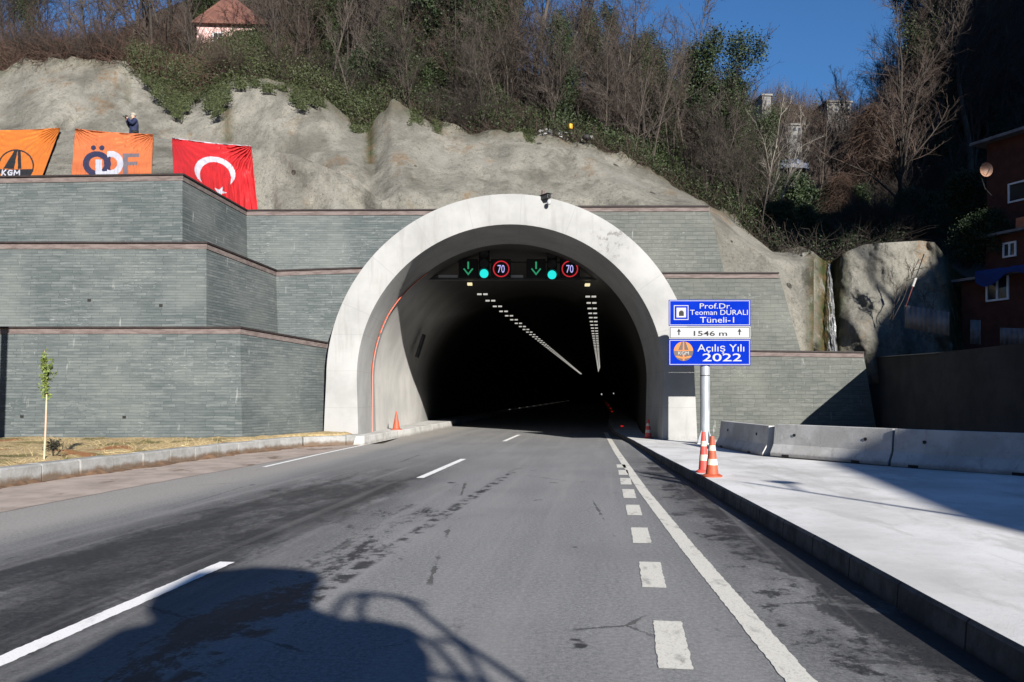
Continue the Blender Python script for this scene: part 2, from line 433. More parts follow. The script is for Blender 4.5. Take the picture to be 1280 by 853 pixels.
M['bark'] = mottled("grey_brown_bark", (.036, .029, .024), (.075, .061, .051), 2, .9, .4, 14, stretch=(1, 1, .3))
M['bark_dark'] = mottled("dark_bark", (.022, .018, .015), (.042, .034, .028), 2, .9, .4, 14, stretch=(1, 1, .3))
M['bark_pale'] = mottled("pale_bark", (.2, .18, .155), (.12, .108, .092), 2, .85, .3, 14, stretch=(1, 1, .3))
M['twig'] = mottled("brown_twigs", (.055, .038, .03), (.034, .024, .019), .5, .9)
M['twig_grey'] = mottled("grey_twigs", (.075, .06, .051), (.042, .034, .029), .5, .9)
M['twig_dark'] = mottled("dark_twigs", (.024, .019, .016), (.036, .028, .023), .5, .9)
M['bramble'] = mottled("russet_bramble", (.07, .038, .027), (.042, .025, .019), .4, .95)
M['vine'] = mottled("red_brown_vines", (.06, .036, .025), (.034, .022, .016), .7, .95)
def leafmat(name, a, b):
    t = NT(name); o = t.obj()
    return t.done(t.mix(t.ss(t.noise(o, 3.0, 5, .8), .35, .65), a, b), .6, 0, .25)
M['ivy'] = leafmat("ivy_leaves", (.016, .026, .01), (.036, .05, .017))
M['green'] = leafmat("green_leaves", (.026, .034, .014), (.055, .066, .026))
M['evergreen'] = leafmat("evergreen_leaves", (.012, .022, .01), (.032, .048, .018))
M['sapling'] = leafmat("sapling_leaves", (.075, .11, .022), (.14, .175, .04))
M['shrub_dark'] = leafmat("dark_shrub", (.012, .012, .008), (.03, .028, .018))

M['white'] = mottled("white_reflective", (.33, .335, .345), (.3, .305, .315), 3, .8, spec=.1)
M['blue'] = mottled("sign_blue", (.002, .016, .24), (.003, .019, .27), 2, .9, spec=.0)
M['black'] = mottled("black_paint", (.01, .01, .01), (.015, .015, .015), 3, .7)
M['galv'] = mottled("galvanised_steel", (.36, .385, .41), (.25, .27, .295), 6, .5, metal=.3, stretch=(1, 1, .2))
M['steel_dark'] = mottled("dark_steel", (.03, .03, .032), (.05, .05, .05), 5, .55)
M['orange_logo'] = mottled("emblem_orange", (.4, .11, .008), (.36, .1, .008), 2, .5)
M['emblem_dark'] = mottled("emblem_dark", (.045, .03, .022), (.06, .04, .03), 2, .5)
M['cone'] = mottled("cone_orange", (.38, .075, .035), (.28, .06, .03), 6, .55)
M['cone_red'] = mottled("cone_red", (.55, .07, .055), (.45, .06, .05), 6, .5)
M['cone_band'] = mottled("cone_band", (.62, .55, .45), (.4, .34, .27), 7, .5)
t = NT("barrier_concrete"); o = t.obj(); oz = t.sep(o)
c = t.mix(t.ss(t.noise(o, 1.3, 6, .65), .35, .65), (.46, .455, .44), (.34, .335, .32))
c = t.mix(t.math('MULTIPLY', t.ss(t.noise(t.mapv(o, (5, 5, .5)), 1.0, 5, .65), .54, .7), .45), c, (.13, .125, .115))
c = t.mix(t.math('MULTIPLY', t.ss(t.math('ADD', oz[2], t.math('MULTIPLY', t.noise(o, 5, 4, .7), .2)), .24, .08), .6), c, (.11, .1, .085))
c = t.mix(t.math('MULTIPLY', t.ss(t.noise(o, 22, 3, .8), .62, .7), .5), c, (.1, .1, .095))
t.bump(t.noise(o, 20, 5, .75), .3, .02)
M['barrier'] = t.done(c, .92, 0, .15)
M['flag_orange'] = mottled("flag_orange", (.4, .115, .015), (.36, .1, .014), 1, .7)
M['flag_peach'] = mottled("flag_peach", (.42, .125, .042), (.35, .09, .03), .5, .7)
M['flag_red'] = mottled("flag_red", (.36, .012, .014), (.3, .01, .013), .7, .65)
M['flag_navy'] = mottled("flag_navy", (.018, .018, .045), (.025, .022, .05), 1, .7)
M['flag_white'] = mottled("flag_white", (.36, .36, .39), (.32, .32, .36), 1, .7)
M['flag_grey'] = mottled("flag_grey", (.1, .085, .1), (.12, .1, .11), 1, .7)
M['brick'] = mottled("red_brick", (.055, .02, .014), (.08, .03, .021), 2.4, .9, .3)
M['roof'] = mottled("roof_sheet", (.16, .16, .17), (.1, .1, .11), 2, .7)
M['tarp'] = mottled("blue_tarpaulin", (.005, .022, .11), (.007, .03, .15), 2, .85)
M['frame'] = mottled("window_frame_white", (.7, .7, .7), (.6, .6, .6), 3, .5)
t = NT("window_pane"); M['pane'] = t.done((.02, .025, .03), .08, 0, .5)
M['corrugated'] = mottled("corrugated_sheet", (.16, .16, .165), (.1, .1, .1), 2, .6, metal=.2)
M['plaster'] = mottled("pale_plaster", (.17, .165, .155), (.11, .105, .1), .6, .9)
M['pink'] = mottled("pink_plaster", (.62, .4, .38), (.52, .34, .32), .8, .9)
M['rooftile'] = mottled("roof_tiles", (.13, .06, .045), (.09, .04, .032), 2, .9)
t = NT("waterfall_water"); o = t.obj()
f = t.ss(t.noise(t.mapv(o, (7, 7, .8)), 1.6, 6, .75), .38, .62)
al = t.ss(t.noise(t.mapv(o, (9, 9, .6), (3, 0, 1)), 1.5, 5, .75), .36, .60)
t.put(t.bsdf.inputs['Alpha'], t.math('MULTIPLY', al, .8))
M['water'] = t.done(t.mix(f, (.09, .09, .088), (.36, .37, .38)), .35, 0, .5)
M['litter'] = mottled("pale_litter", (.3, .295, .285), (.15, .15, .155), 4, .7)
M['yellow'] = mottled("yellow_plastic", (.5, .27, .012), (.4, .22, .012), 4, .5)
M['navy'] = mottled("navy_jacket", (.008, .012, .035), (.014, .02, .055), 6, .8)
M['skin'] = mottled("skin", (.42, .24, .17), (.38, .21, .15), 6, .6)
M['hair'] = mottled("grey_hair", (.3, .27, .23), (.2, .18, .15), 20, .8)
M['orange_cable'] = mottled("orange_cable", (.48, .085, .04), (.4, .07, .035), 3, .5)
M['lamp'] = glow("tunnel_lamp", (1, .97, .88), .24)
M['lamp_warm'] = glow("warm_lamp", (1, .86, .5), .42)
M['green_led'] = glow("green_arrow_led", (.02, .22, .1), .55)
M['cyan_led'] = glow("green_signal_led", (.02, .8, .75), .45)
M['red_led'] = glow("red_ring_led", (.5, .02, .03), .5)
M['digit_led'] = glow("white_digit_led", (.42, .4, .8), .6)
M['red_dot'] = glow("red_marker", (.7, .02, .02), .3)

def seg_text(body, w, h, cx, cz, y, mat, parent, name="lettering", depth=.004, bold=0.0):
    """lettering as a flat mesh in the x-z plane, fitted to w x h around (cx, cz), facing -Y"""
    cu = bpy.data.curves.new(name, 'FONT'); cu.body = body; cu.size = 1; cu.offset = bold; cu.resolution_u = 3
    tmp = bpy.data.objects.new("tmp", cu); COL.objects.link(tmp)
    dg = bpy.context.evaluated_depsgraph_get(); dg.update()
    me = bpy.data.meshes.new_from_object(tmp.evaluated_get(dg))
    bpy.data.objects.remove(tmp); bpy.data.curves.remove(cu)
    co = np.empty(len(me.vertices) * 3, np.float32); me.vertices.foreach_get("co", co); co = co.reshape(-1, 3)
    lo, hi = co.min(0), co.max(0)
    s = (co - (lo + hi) / 2) / np.maximum(hi - lo, 1e-6)
    out = np.stack([cx + s[:, 0] * w, np.full(len(s), y), cz + s[:, 1] * h], 1)
    me.vertices.foreach_set("co", out.astype(np.float32).ravel()); me.update()
    me.materials.clear()
    return link(name, me, mat, parent)

# ------------------------------------------------------------------ ground, road, markings
def sheet(name, pts, z, mat, kind='structure'):
    me = bpy.data.meshes.new(name)
    me.from_pydata([(p[0], p[1], z) for p in pts], [], [tuple(range(len(pts)))])
    o = link(name, me, mat); o["kind"] = kind
    return o

def strip_sheet(name, left, right, z, mat, kind='structure'):
    n = len(left)
    V = [(p[0], p[1], z) for p in left] + [(p[0], p[1], z) for p in right]
    me = bpy.data.meshes.new(name); me.from_pydata(V, [], [(i, n + i, n + i + 1, i + 1) for i in range(n - 1)])
    o = link(name, me, mat)
    if kind: o["kind"] = kind
    return o

sheet("ground", [(-700, -700), (900, -700), (900, 1500), (-700, 1500)], -.06, M['ground'])
KY = np.array([-60, 0, 4.5, 8.1, 10.7, 15.6, 20, 26.5, 40, 46, 60, 80, 120, 260.])
def tc(Y):   # centre line of the tunnel
    return np.interp(Y - 26.5, [0, 3.6, 8, 20, 30, 40, 80, 170, 200, 240], [-.053, -.053, .3, 1.5, 2.8, 4.0, 8.5, 18.5, 23., 36.])
def kerb_r(Y):
    return np.where(Y < 26.5, np.interp(Y, [-60, 0, 4.5, 8.1, 10.7, 15.6, 20, 26.5], [1.2, 2.62, 2.82, 3.02, 3.13, 3.37, 3.6, 4.0]), tc(Y) + 4.05)
def kerb_l(Y):
    return np.where(Y < 26.5, np.interp(Y, [-60, 0, 13.9, 18.3, 22, 24.5, 25.4, 25.9, 26.45, 26.5], [-15, -11, -8.9, -8.15, -7.4, -6.65, -5.8, -4.95, -4.8, -4.6]), tc(Y) - 4.15)
ys = np.concatenate([np.linspace(-60, 26.4, 60), np.linspace(26.6, 275, 80)])
strip_sheet("road", [(min(kerb_l(y), -4) - (.4 if y < 26 else .1), y) for y in ys], [(kerb_r(y) + .05, y) for y in ys], 0, M['asphalt'])

def mark(name, path, w, mat, jag=.006):
    """painted stripe along path with slightly ragged edges"""
    pts = []
    for a, b in zip(path[:-1], path[1:]):
        n = max(2, int((b - a).length / .04))
        pts += [a.lerp(b, i / n) for i in range(n)]
    pts.append(path[-1]); L = []; R = []
    for i, p in enumerate(pts):
        d = (pts[min(i+1, len(pts)-1)] - pts[max(i-1, 0)]).normalized(); n = Vector((-d.y, d.x, 0))
        L.append(p + n * (w / 2 + random.uniform(-jag, jag))); R.append(p - n * (w / 2 + random.uniform(-jag, jag)))
    return strip_sheet(name, L, R, .004, mat)
# broken centre line
a0, a1 = G(142, 760), G(639, 547)
ud = (a1 - a0).normalized()
c0 = G(284, 703)
for k in range(-1, 8):
    e = c0 + ud * (k * 12.6)
    if e.y > 48: 
        off = tc(e.y) - tc(40) - (e.x - c0.x - ud.x * (40 - c0.y)) 
    s0 = e - ud * 4.7
    if e.y > 40: continue
    mark("lane_marking", [s0, e], .15, M['paint'])
# right edge line and the row of short blocks beside it
edge = [G(1150, 1010), G(990, 840), G(860, 685), G(805, 615), G(771, 565), G(757, 541)]
mark("edge_line", edge, .17, M['paint_worn'])
for py0, py1, px0, px1 in ((837, 777, 845, 834), (735, 703, 818, 812), (679.5, 660, 803, 799), (644.5, 631.5, 793.5, 790.5), (623, 612, 787.5, 785), (606, 598, 783, 781.5), (594, 588, 780, 778.5), (585, 581, 777, 776)):
    mark("block_marking", [G(px0, py0), G(px1, py1)], .2, M['paint_worn'], .006)
mark("edge_line", [G(330, 584), G(400, 568), G(480, 551), G(565, 532.5)], .11, M['paint'])

# gutter apron on the left
gy = np.linspace(-2, 34, 50)
apron_edge = [G(-300, 700), G(0, 641), G(200, 603), G(400, 567), G(560, 533.5)]
ay = [p.y for p in apron_edge]; ax = [p.x for p in apron_edge]
gy = np.linspace(ay[0], 26.2, 40)
strip_sheet("gutter", [(kerb_l(y) - .1, y) for y in gy], [(np.interp(y, ay, ax) + random.uniform(-.02, .02), y) for y in gy], .006, M['gutter'])

# left kerb of separate stones: one structure with open joints
mb = MB(); y = 4.0; k = 0
while y < 26.2:
    L = .98; y2 = min(y + L, 26.3)
    p = Vector((float(kerb_l(y)), y, 0)); q = Vector((float(kerb_l(y2)), y2, 0))
    d = (q - p).normalized(); n = Vector((-d.y, d.x, 0)); p = p + d * .018; q = q - d * .018
    h = .33 + random.uniform(-.012, .012); o1 = n * random.uniform(-.015, .015)
    p, q = p + o1, q + o1
    mb.prism([p - Vector((0, 0, .05)), p + Vector((0, 0, h - .03)), p + n * .03 + Vector((0, 0, h)), p + n * .3 + Vector((0, 0, h)), p + n * .3 - Vector((0, 0, .05))], q - p)
    y = y2 + .005
mb.build("kerb", M['kerb'], smooth=False)["kind"] = 'structure'
# mud along the foot of that kerb
V = []; Q = []
my = np.linspace(5, 25.5, 420)
for i, yv in enumerate(my):
    x = float(kerb_l(yv)); w = max(.02, .16 + .28 * fbm(yv * .8, 3, 1)); h = max(.01, .05 + .14 * fbm(yv * 1.7, 9, 4))
    V += [(x - .03, yv, h), (x + w * .4, yv, h * .6), (x + w, yv, .004)]
mud = link("mud", mesh_np("mud", V, grid_faces(len(my), 3), True), M['mud']); tag(mud, kind='stuff')

# dry grass verge behind the kerb
r, c = 70, 120; V = []
for i in range(r):
    yv = 6 + 22 * i / (r - 1)
    for j in range(c):
        u = j / (c - 1); xr = float(kerb_l(min(yv, 26))) - .28
        x = xr - 22 * u ** 1.6
        z = .30 + (.10 * min(1, u * 14)) + .05 * fbm(x * .9, yv * .9, 0) + .02 * fbm(x * 5, yv * 5, 0)
        V.append((x, yv, z))
verge = link("verge", mesh_np("verge", V, grid_faces(r, c), True), M['verge']); tag(verge, kind='structure')

def tubes(Pn, R, sides=3):
    """N polylines (N,k,3) with radii (N,k) as open tubes; returns verts, quads"""
    N, k, _ = Pn.shape
    d = np.gradient(Pn, axis=1)
    d /= np.maximum(np.linalg.norm(d, axis=2, keepdims=True), 1e-9)
    ref = np.where(np.abs(d[..., 2:3]) > .9, np.array([1., 0, 0]), np.array([0, 0, 1.]))
    a = np.cross(d, ref); a /= np.maximum(np.linalg.norm(a, axis=2, keepdims=True), 1e-9)
    b = np.cross(d, a)
    th = 2 * np.pi * np.arange(sides) / sides
    V = Pn[:, :, None, :] + R[:, :, None, None] * (a[:, :, None, :] * np.cos(th)[None, None, :, None] + b[:, :, None, :] * np.sin(th)[None, None, :, None])
    idx = np.arange(N * k * sides).reshape(N, k, sides)
    nx = np.roll(idx, -1, axis=2)
    Q = np.stack([idx[:, :-1], nx[:, :-1], nx[:, 1:], idx[:, 1:]], -1).reshape(-1, 4)
    return V.reshape(-1, 3), Q

def merge(parts):
    V = []; Q = []; b = 0
    for v, q in parts:
        V.append(v); Q.append(q + b); b += len(v)
    return np.concatenate(V), np.concatenate(Q)

def strands(starts, dirs, L, r0, k=5, wob=.2, up=0.0, rng=RNG, taper=.75):
    N = len(starts); pts = [starts]; d = dirs / np.linalg.norm(dirs, axis=1, keepdims=True)
    step = (L / (k - 1))[:, None]
    for i in range(k - 1):
        d = d + rng.normal(0, wob, (N, 3)); d[:, 2] += up
        d /= np.linalg.norm(d, axis=1, keepdims=True)
        pts.append(pts[-1] + d * step)
    Pn = np.stack(pts, 1)
    R = r0[:, None] * (1 - taper * np.linspace(0, 1, k))[None, :]
    return Pn, R

# straw on the verge
n = 5200
yy = RNG.uniform(9, 22, n); u = RNG.uniform(0, 1, n)
xx = kerb_l(yy) - .3 - 9 * u ** 1.3
keep = np.array([fbm(a * .7, b * .7, 3) > -.25 for a, b in zip(xx, yy)])
st = np.stack([xx, yy, np.full(n, .36)], 1)[keep]
dd = RNG.normal(0, 1, (len(st), 3)); dd[:, 2] = np.abs(dd[:, 2]) * .6 + .1
Pn, R = strands(st, dd, RNG.uniform(.06, .22, len(st)), np.full(len(st), .004), 3, .2, -.2)
o = link("grass", mesh_np("grass", *tubes(Pn, R)), M['straw']); tag(o, kind='stuff')

# pavement on the right with its kerb face, coloured dark for shade
def pz(Y): return float(np.interp(Y, [14, 26], [.2, .13]))
pyv = np.concatenate([np.linspace(-40, 26.4, 90), np.linspace(26.6, 270, 40)])
V = []; 
for yv in pyv:
    kx = float(kerb_r(yv)); z = pz(yv)
    wob = .012 * fbm(yv * 2.1, 1, 1)
    inner = float(np.interp(yv, [-40, 26.45, 26.55, 280], [34, 34, tc(26.6) + 6, tc(280.) + 6])) if yv > 26.5 else 34
    V += [(kx + wob, yv, -.02), (kx + .012 + wob, yv, z - .025), (kx + .04 + wob, yv, z), (kx + .22, yv, z), (inner, yv, z)]
me = mesh_np("pavement", V, grid_faces(len(pyv), 5), False)
o = link("pavement", me, [M['pavement'], M['kerbside']]); o["kind"] = 'structure'
for p in me.polygons:
    if p.index % 4 < 2: p.material_index = 1
# raised walkway along the left wall inside the tunnel
wy = np.concatenate([np.linspace(26.0, 40, 20), np.linspace(42, 270, 40)])
V = []
V += [(-4.85, 25.9, -.02), (-4.86, 25.9, -.015), (-4.9, 25.9, -.01), (-7.1, 25.9, -.01)]
for yv in wy:
    kx = float(tc(yv)) - 4.15 + (-.6 * max(0, 1 - (yv - 26) / 6)); 
    V += [(kx, yv, -.02), (kx - .01, yv, .26), (kx - .04, yv, .28), (kx - 2.2, yv, .28)]
o = link("walkway", mesh_np("walkway", V, grid_faces(len(wy) + 1, 4)), M['barrier']); o["kind"] = 'structure'

# ------------------------------------------------------------------ retaining walls
def arch_x(z):
    """half width of the middle of the arch ring at height z"""
    h = z - 2.19
    return 5.62 if h <= 0 else math.sqrt(max(.0, 5.62 ** 2 - h * h))
def poly_wall(name, top, bot, clip, mat, label, holes=(), cope=True, depth=1.6):
    """front face between two polylines (bottom, top), top ledge and right end; then coping parts"""
    root = thing(name, label, "wall")
    V = []; Fs = []; UVs = []
    L = 0.0; nst = 14
    n = len(top); cols = []
    acc = 0.0
    for i in range(n):
        if i: acc += (Vector(top[i]) - Vector(top[i-1])).length
        cols.append(acc)
    for i in range(n - 1):
        for j in range(nst):
            quad = []
            for (a, b) in ((i, j), (i + 1, j), (i + 1, j + 1), (i, j + 1)):
                t_ = b / nst; p = Vector(bot[a]).lerp(Vector(top[a]), t_)
                if clip == 'R' and a == n - 1: p.x = -.053 - arch_x(p.z)
                if clip == 'L' and a == 0: p.x = -.053 + arch_x(p.z)
                quad.append(p)
            Fs.append(tuple(range(len(V), len(V) + 4)))
            V += quad
            for q, ii in zip(quad, (i, i + 1, i + 1, i)): UVs.append((cols[ii] + (q.x - Vector(top[ii]).x), q.z))
    tb = [Vector(p) for p in top]; bot = [Vector(p) for p in bot]
    if clip == 'R': bot[-1].x = -.053 - arch_x(bot[-1].z)
    if clip == 'L': bot[0].x = -.053 + arch_x(bot[0].z)
    if clip == 'R': tb[-1].x = -.053 - arch_x(tb[-1].z)
    if clip == 'L': tb[0].x = -.053 + arch_x(tb[0].z)
    bb = [p + Vector((.4 * depth * 0, depth, -.02)) for p in tb]
    for i in range(n - 1):
        Fs.append(tuple(range(len(V), len(V) + 4))); V += [tb[i], tb[i+1], bb[i+1], bb[i]]
        UVs += [(0, 0)] * 4
    e = [Vector(bot[-1]), Vector(bot[-1]) + Vector((0, depth + .4, 0)), bb[-1], tb[-1]]
    Fs.append(tuple(range(len(V), len(V) + 4))); V += e; UVs += [(p.y, p.z) for p in e]
    me = bpy.data.meshes.new("facing"); me.from_pydata([tuple(v) for v in V], [], Fs)
    uvl = me.uv_layers.new(name="UVMap")
    for li, lp in enumerate(me.loops): uvl.data[li].uv = UVs[lp.vertex_index]
    link("facing", me, mat, root)
    def band(nm, z0, z1, front, back, mt):
        mbb = MB()
        P4 = []
        for i, p in enumerate(tb):
            if i == 0: d = tb[1] - tb[0]
            elif i == n - 1: d = tb[-1] - tb[-2]
            else: d = (tb[i+1] - tb[i]).normalized() + (tb[i] - tb[i-1]).normalized()
            d.z = 0; d.normalize(); nn = Vector((d.y, -d.x, 0))
            P4.append([p + nn * front + Vector((0, 0, z0)), p + nn * front + Vector((0, 0, z1)), p - nn * back + Vector((0, 0, z1)), p - nn * back + Vector((0, 0, z0))])
        for i in range(n - 1):
            A, B = P4[i], P4[i+1]
            mbb.add(A + B, [(0, 4, 5, 1), (1, 5, 6, 2), (2, 6, 7, 3), (3, 7, 4, 0)])
        mbb.add(P4[0], [(0, 1, 2, 3)]); mbb.add(P4[-1], [(0, 1, 2, 3)])
        return mbb.build(nm, mt, root)
    if cope:
        band("coping", -.2, -.042, .045, .35, M['coping'])
        band("capping_slab", -.04, .012, .1, .5, M['cap'])
    for (hx, hz, hy) in holes:
        MB().box(hx - .05, hx + .05, hy - .012, hy + .1, hz - .04, hz + .04).build("weep_hole", M['black'], root)
    return root

def at(px, Y, Z): return Vector(((px - CX) / F * Y, Y, Z))
Z1, Z2, Z3 = 3.61, 6.20, 8.44
poly_wall("retaining_wall", [at(-260, 23.3, Z1), at(300, 23.3, Z1), at(408, 27.15, 3.42), at(455, 27.15, 3.42)],
          [at(-260, 23.05, 0), at(303, 23.05, 0), at(408, 26.95, 0), at(455, 26.95, 0)], 'R', M['stone'],
          "lowest grey slate retaining wall left of the arch, behind the dry grass strip",
          [(at(27, 23.1, 0).x, 1.0, 23.12), (at(155, 23.1, 0).x, .98, 23.12)])
poly_wall("retaining_wall", [at(-260, 23.9, Z2), at(258, 23.9, Z2), at(345, 28.0, 6.01), at(500, 28.0, 6.15)],
          [at(-260, 23.7, 3.4), at(258, 23.7, 3.4), at(348, 27.8, 3.2), at(500, 27.8, 3.2)], 'R', M['stone'],
          "middle tier of the grey slate retaining walls left of the white arch",
          [(at(110, 23.7, 0).x, 4.45, 23.77), (at(200, 23.7, 0).x, 4.3, 23.76)])
poly_wall("retaining_wall", [at(-260, 25.0, Z3), at(0, 24.9, Z3), at(228, 24.6, Z3), at(308, 29.4, 8.45), at(600, 29.4, 8.47)],
          [at(-260, 24.8, 6.0), at(0, 24.7, 6.0), at(228, 24.4, 6.0), at(310, 29.2, 5.95), at(600, 29.2, 5.95)], 'R', M['stone'],
          "topmost slate retaining wall left of the arch, with three flags hanging over it")
poly_wall("retaining_wall", [at(700, 29.4, 8.58), at(886, 29.4, 8.6)], [at(700, 29.2, 5.8), at(908, 29.2, 5.8)], 'L', M['stone_right'],
          "topmost slate retaining wall right of the arch, below the bare concrete slope")
poly_wall("retaining_wall", [at(780, 28.95, 6.07), at(973, 28.95, 6.07)], [at(780, 28.75, 3.0), at(1003, 28.75, 3.0)], 'L', M['stone_right'],
          "middle tier slate wall right of the arch, behind the upper half of the blue sign")
poly_wall("retaining_wall", [at(830, 28.5, 3.22), at(937, 28.5, 3.22), at(1079, 28.5, 3.17)], [at(830, 28.3, 0), at(937, 28.3, 0), at(1098, 28.3, 0)], 'L', M['stone_right'],
          "lowest slate retaining wall right of the arch, behind the concrete barriers")
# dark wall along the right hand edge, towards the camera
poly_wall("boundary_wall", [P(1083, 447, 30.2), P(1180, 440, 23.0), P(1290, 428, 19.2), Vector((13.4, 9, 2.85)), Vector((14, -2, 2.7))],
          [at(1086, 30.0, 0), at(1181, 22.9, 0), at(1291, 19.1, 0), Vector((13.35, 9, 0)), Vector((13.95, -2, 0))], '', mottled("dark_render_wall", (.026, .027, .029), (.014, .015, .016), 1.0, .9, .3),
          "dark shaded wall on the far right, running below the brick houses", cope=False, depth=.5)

# ------------------------------------------------------------------ tunnel portal
YP = 26.5; PC = Vector((-.053, YP, 2.19)); RI, RO = 192 * YP / F, 230.5 * YP / F
portal = thing("tunnel_portal", "white concrete arch ring of the tunnel mouth between the slate walls", "tunnel portal")
def arch(R, n=64, foot=-.05, flare=0.0):
    pts = [(-R - flare, foot), (-R - flare * .5, 1.1)]
    pts += [(-R * math.cos(math.pi * i / n), PC.z + R * math.sin(math.pi * i / n)) for i in range(n + 1)]
    pts += [(R + flare * .5, 1.1), (R + flare, foot)]
    return pts
inn, out = arch(RI, flare=-.06), arch(RO, flare=.1)
n = len(inn)
RT = 3.4
V = []
for (pts, yv) in ((inn, 0), (out, 0), (out, RT), (inn, RT)):
    for x, z in pts: V.append((PC.x + x, YP + yv, z))
Fs = []
for i in range(n - 1):
    Fs += [(i, i+1, n+i+1, n+i), (n+i, n+i+1, 2*n+i+1, 2*n+i), (3*n+i, 3*n+i+1, i+1, i)]
Fs += [(0, n, 2*n, 3*n), (n-1, 4*n-1, 3*n-1, 2*n-1)]
mb = MB().add(V, Fs)
mb.build("arch_ring", M['portal'], portal, smooth=True, bevel=.03)
# lining of the bore
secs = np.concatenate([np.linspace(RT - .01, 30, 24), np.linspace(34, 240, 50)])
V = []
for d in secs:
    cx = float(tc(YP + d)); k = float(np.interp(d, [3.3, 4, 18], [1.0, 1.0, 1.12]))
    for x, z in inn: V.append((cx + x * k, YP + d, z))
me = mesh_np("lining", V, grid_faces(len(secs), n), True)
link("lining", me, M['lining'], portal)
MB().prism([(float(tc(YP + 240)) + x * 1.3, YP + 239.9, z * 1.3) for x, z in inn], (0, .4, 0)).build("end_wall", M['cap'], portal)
# orange cable clipped to the left lining, just inside the mouth
pts = []
for i in range(40):
    a = math.radians(-22 + i * 1.9)
    if a < 0: x, z = -RI + .05, PC.z + math.tan(a) * RI * 0.98
    else: x, z = -(RI - .05) * math.cos(a), PC.z + (RI - .05) * math.sin(a)
    d = 2.6 + max(0, i - 26) * .05
    pts.append((float(tc(YP + d)) + x, YP + d, max(z, .28)))
cab = thing("cable", "orange cable curving up the sunlit left lining inside the tunnel mouth", "cable")
MB().tube(pts, .019, 8).build("sheath", M['orange_cable'], cab, True)
MB().tube([(p[0] + .0, p[1] + .09, p[2]) for p in pts], .012, 6).build("bracket_rail", M['barrier'], cab, True)

# ------------------------------------------------------------------ shotcrete slope and hillside
def I(px, xs, vals): return np.interp(px, xs, vals)
TX = [-400, 0, 30, 80, 150, 190, 230, 260, 290, 340, 390, 415, 440, 460, 490, 530, 560, 650, 740, 810, 860, 900, 950, 965, 1012, 1030]
TP = [110, 88, 73, 72, 76, 98, 116, 110, 96, 100, 112, 130, 152, 158, 128, 146, 160, 166, 180, 210, 242, 262, 300, 314, 316, 330]
BX = [-400, 0, 228, 308, 600, 880, 889, 906, 972, 1001, 1012, 1030]
BP = [236, 236, 232, 277, 274, 272, 280, 350, 352, 446, 450, 452]
BY = [25.4, 25.4, 25.1, 29.8, 29.8, 29.8, 29.8, 29.4, 29.3, 28.8, 28.8, 28.9]
LX = [-400, 0, 60, 150, 215, 290, 370, 440, 478, 500, 700, 860, 950, 1030]
LP = [158, 161, 162, 166, 174, 182, 193, 222, 252, 240, 245, 258, 318, 340]
LY = [32, 32, 32, 32, 32, 32, 31.6, 30.8, 30.2, 30.6, 30.9, 30.6, 30.2, 29.8]
DP = [172, 176, 177, 182, 190, 196, 203, 226, 252, 232, 236, 254, 314, 336]
DY = [33.8, 33.8, 33.8, 33.8, 33.8, 33.8, 33.2, 31.6, 30.4, 31.2, 31.4, 31.1, 30.6, 30.2]
TYX = [-400, 200, 480, 650, 860, 950, 1030]; TY = [38.5, 38, 36.5, 35.8, 34.5, 33.4, 32.2]

def slope_pt(px, v):
    kn = [0, .40, .48, 1]
    py = np.interp(v, kn, [I(px, BX, BP), I(px, LX, LP), I(px, LX, DP), I(px, TX, TP)])
    Y = np.interp(v, kn, [I(px, BX, BY), I(px, LX, LY), I(px, LX, DY), I(px, TYX, TY)])
    return py, Y
def bulge_depth(px, py):
    b, l = I(px, BX, BP), I(px, LX, LP)
    v = (b - py) / (b - l)
    return float(I(px, BX, BY) + (I(px, LX, LY) - I(px, BX, BY)) * min(v, 1.0))

pxs = np.arange(-330, 1018.1, 3.2); vs = np.linspace(-.12, 1, 92)
V = []; moss = []
for v in vs:
    for px in pxs:
        py, Y = slope_pt(px, max(v, 0))
        if v < 0: py += 40 * -v * 6
        p = P(px, float(py), float(Y))
        edge_k = 1.0 - max(0, (v - .9) / .1)
        bl = abs(fbm(p.x * .26 + 9, p.z * .2 + .35 * p.x * .1, 5.5, 2)); a = 1.2 * fbm(p.x * .2, p.z * .12, 1.7) + 1.9 * (bl - .25) + .5 * fbm(p.x * .75, p.z * .5, 7.1, 4) + .12 * fbm(p.x * 2.4, p.z * 2.4, 3.3, 3)
        if px > 890: a += .55 * abs(math.sin((px - 900) / 19.0)) * (1 if v > .3 else .5) * -1 + .3
        if 300 < px < 480 and v < .42: a += .25 * math.sin((px - py * .9) * .11)
        a *= min(1, .25 + (v + .12) * 4)
        if px < 345 and v < .45: a *= .3
        rc = p - Vector((0, 0, EYE)); p = Vector((0, 0, EYE)) + rc * (1 - a * .5 / Y)
        if v > .93: p.z += .35 * fbm(p.x * .9, 5, 2) * (v - .93) / .07
        V.append(p)
        m = 0.0
        if 452 < px < 474: m = max(m, (1 - abs(px - 463) / 11) * (1 if 130 < py < 205 else .15))
        if 272 < px < 296 and 135 < py < 178: m = max(m, .8 * (1 - abs(px - 284) / 12))
        if px > 1004: m = max(m, min(1, (px - 1004) / 14))
        if v > .9: m = max(m, (v - .9) * 5)
        if 155 < px < 165 and 95 < py < 130: m = max(m, .3)
        moss.append(m)
me = mesh_np("shotcrete_slope", V, grid_faces(len(vs), len(pxs)), True)
at_ = me.attributes.new("moss", 'FLOAT_VECTOR', 'POINT')
at_.data.foreach_set("vector", np.repeat(np.array(moss, np.float32)[:, None], 3, 1).ravel())
o = link("shotcrete_slope", me, M['shotcrete']); o["kind"] = 'structure'

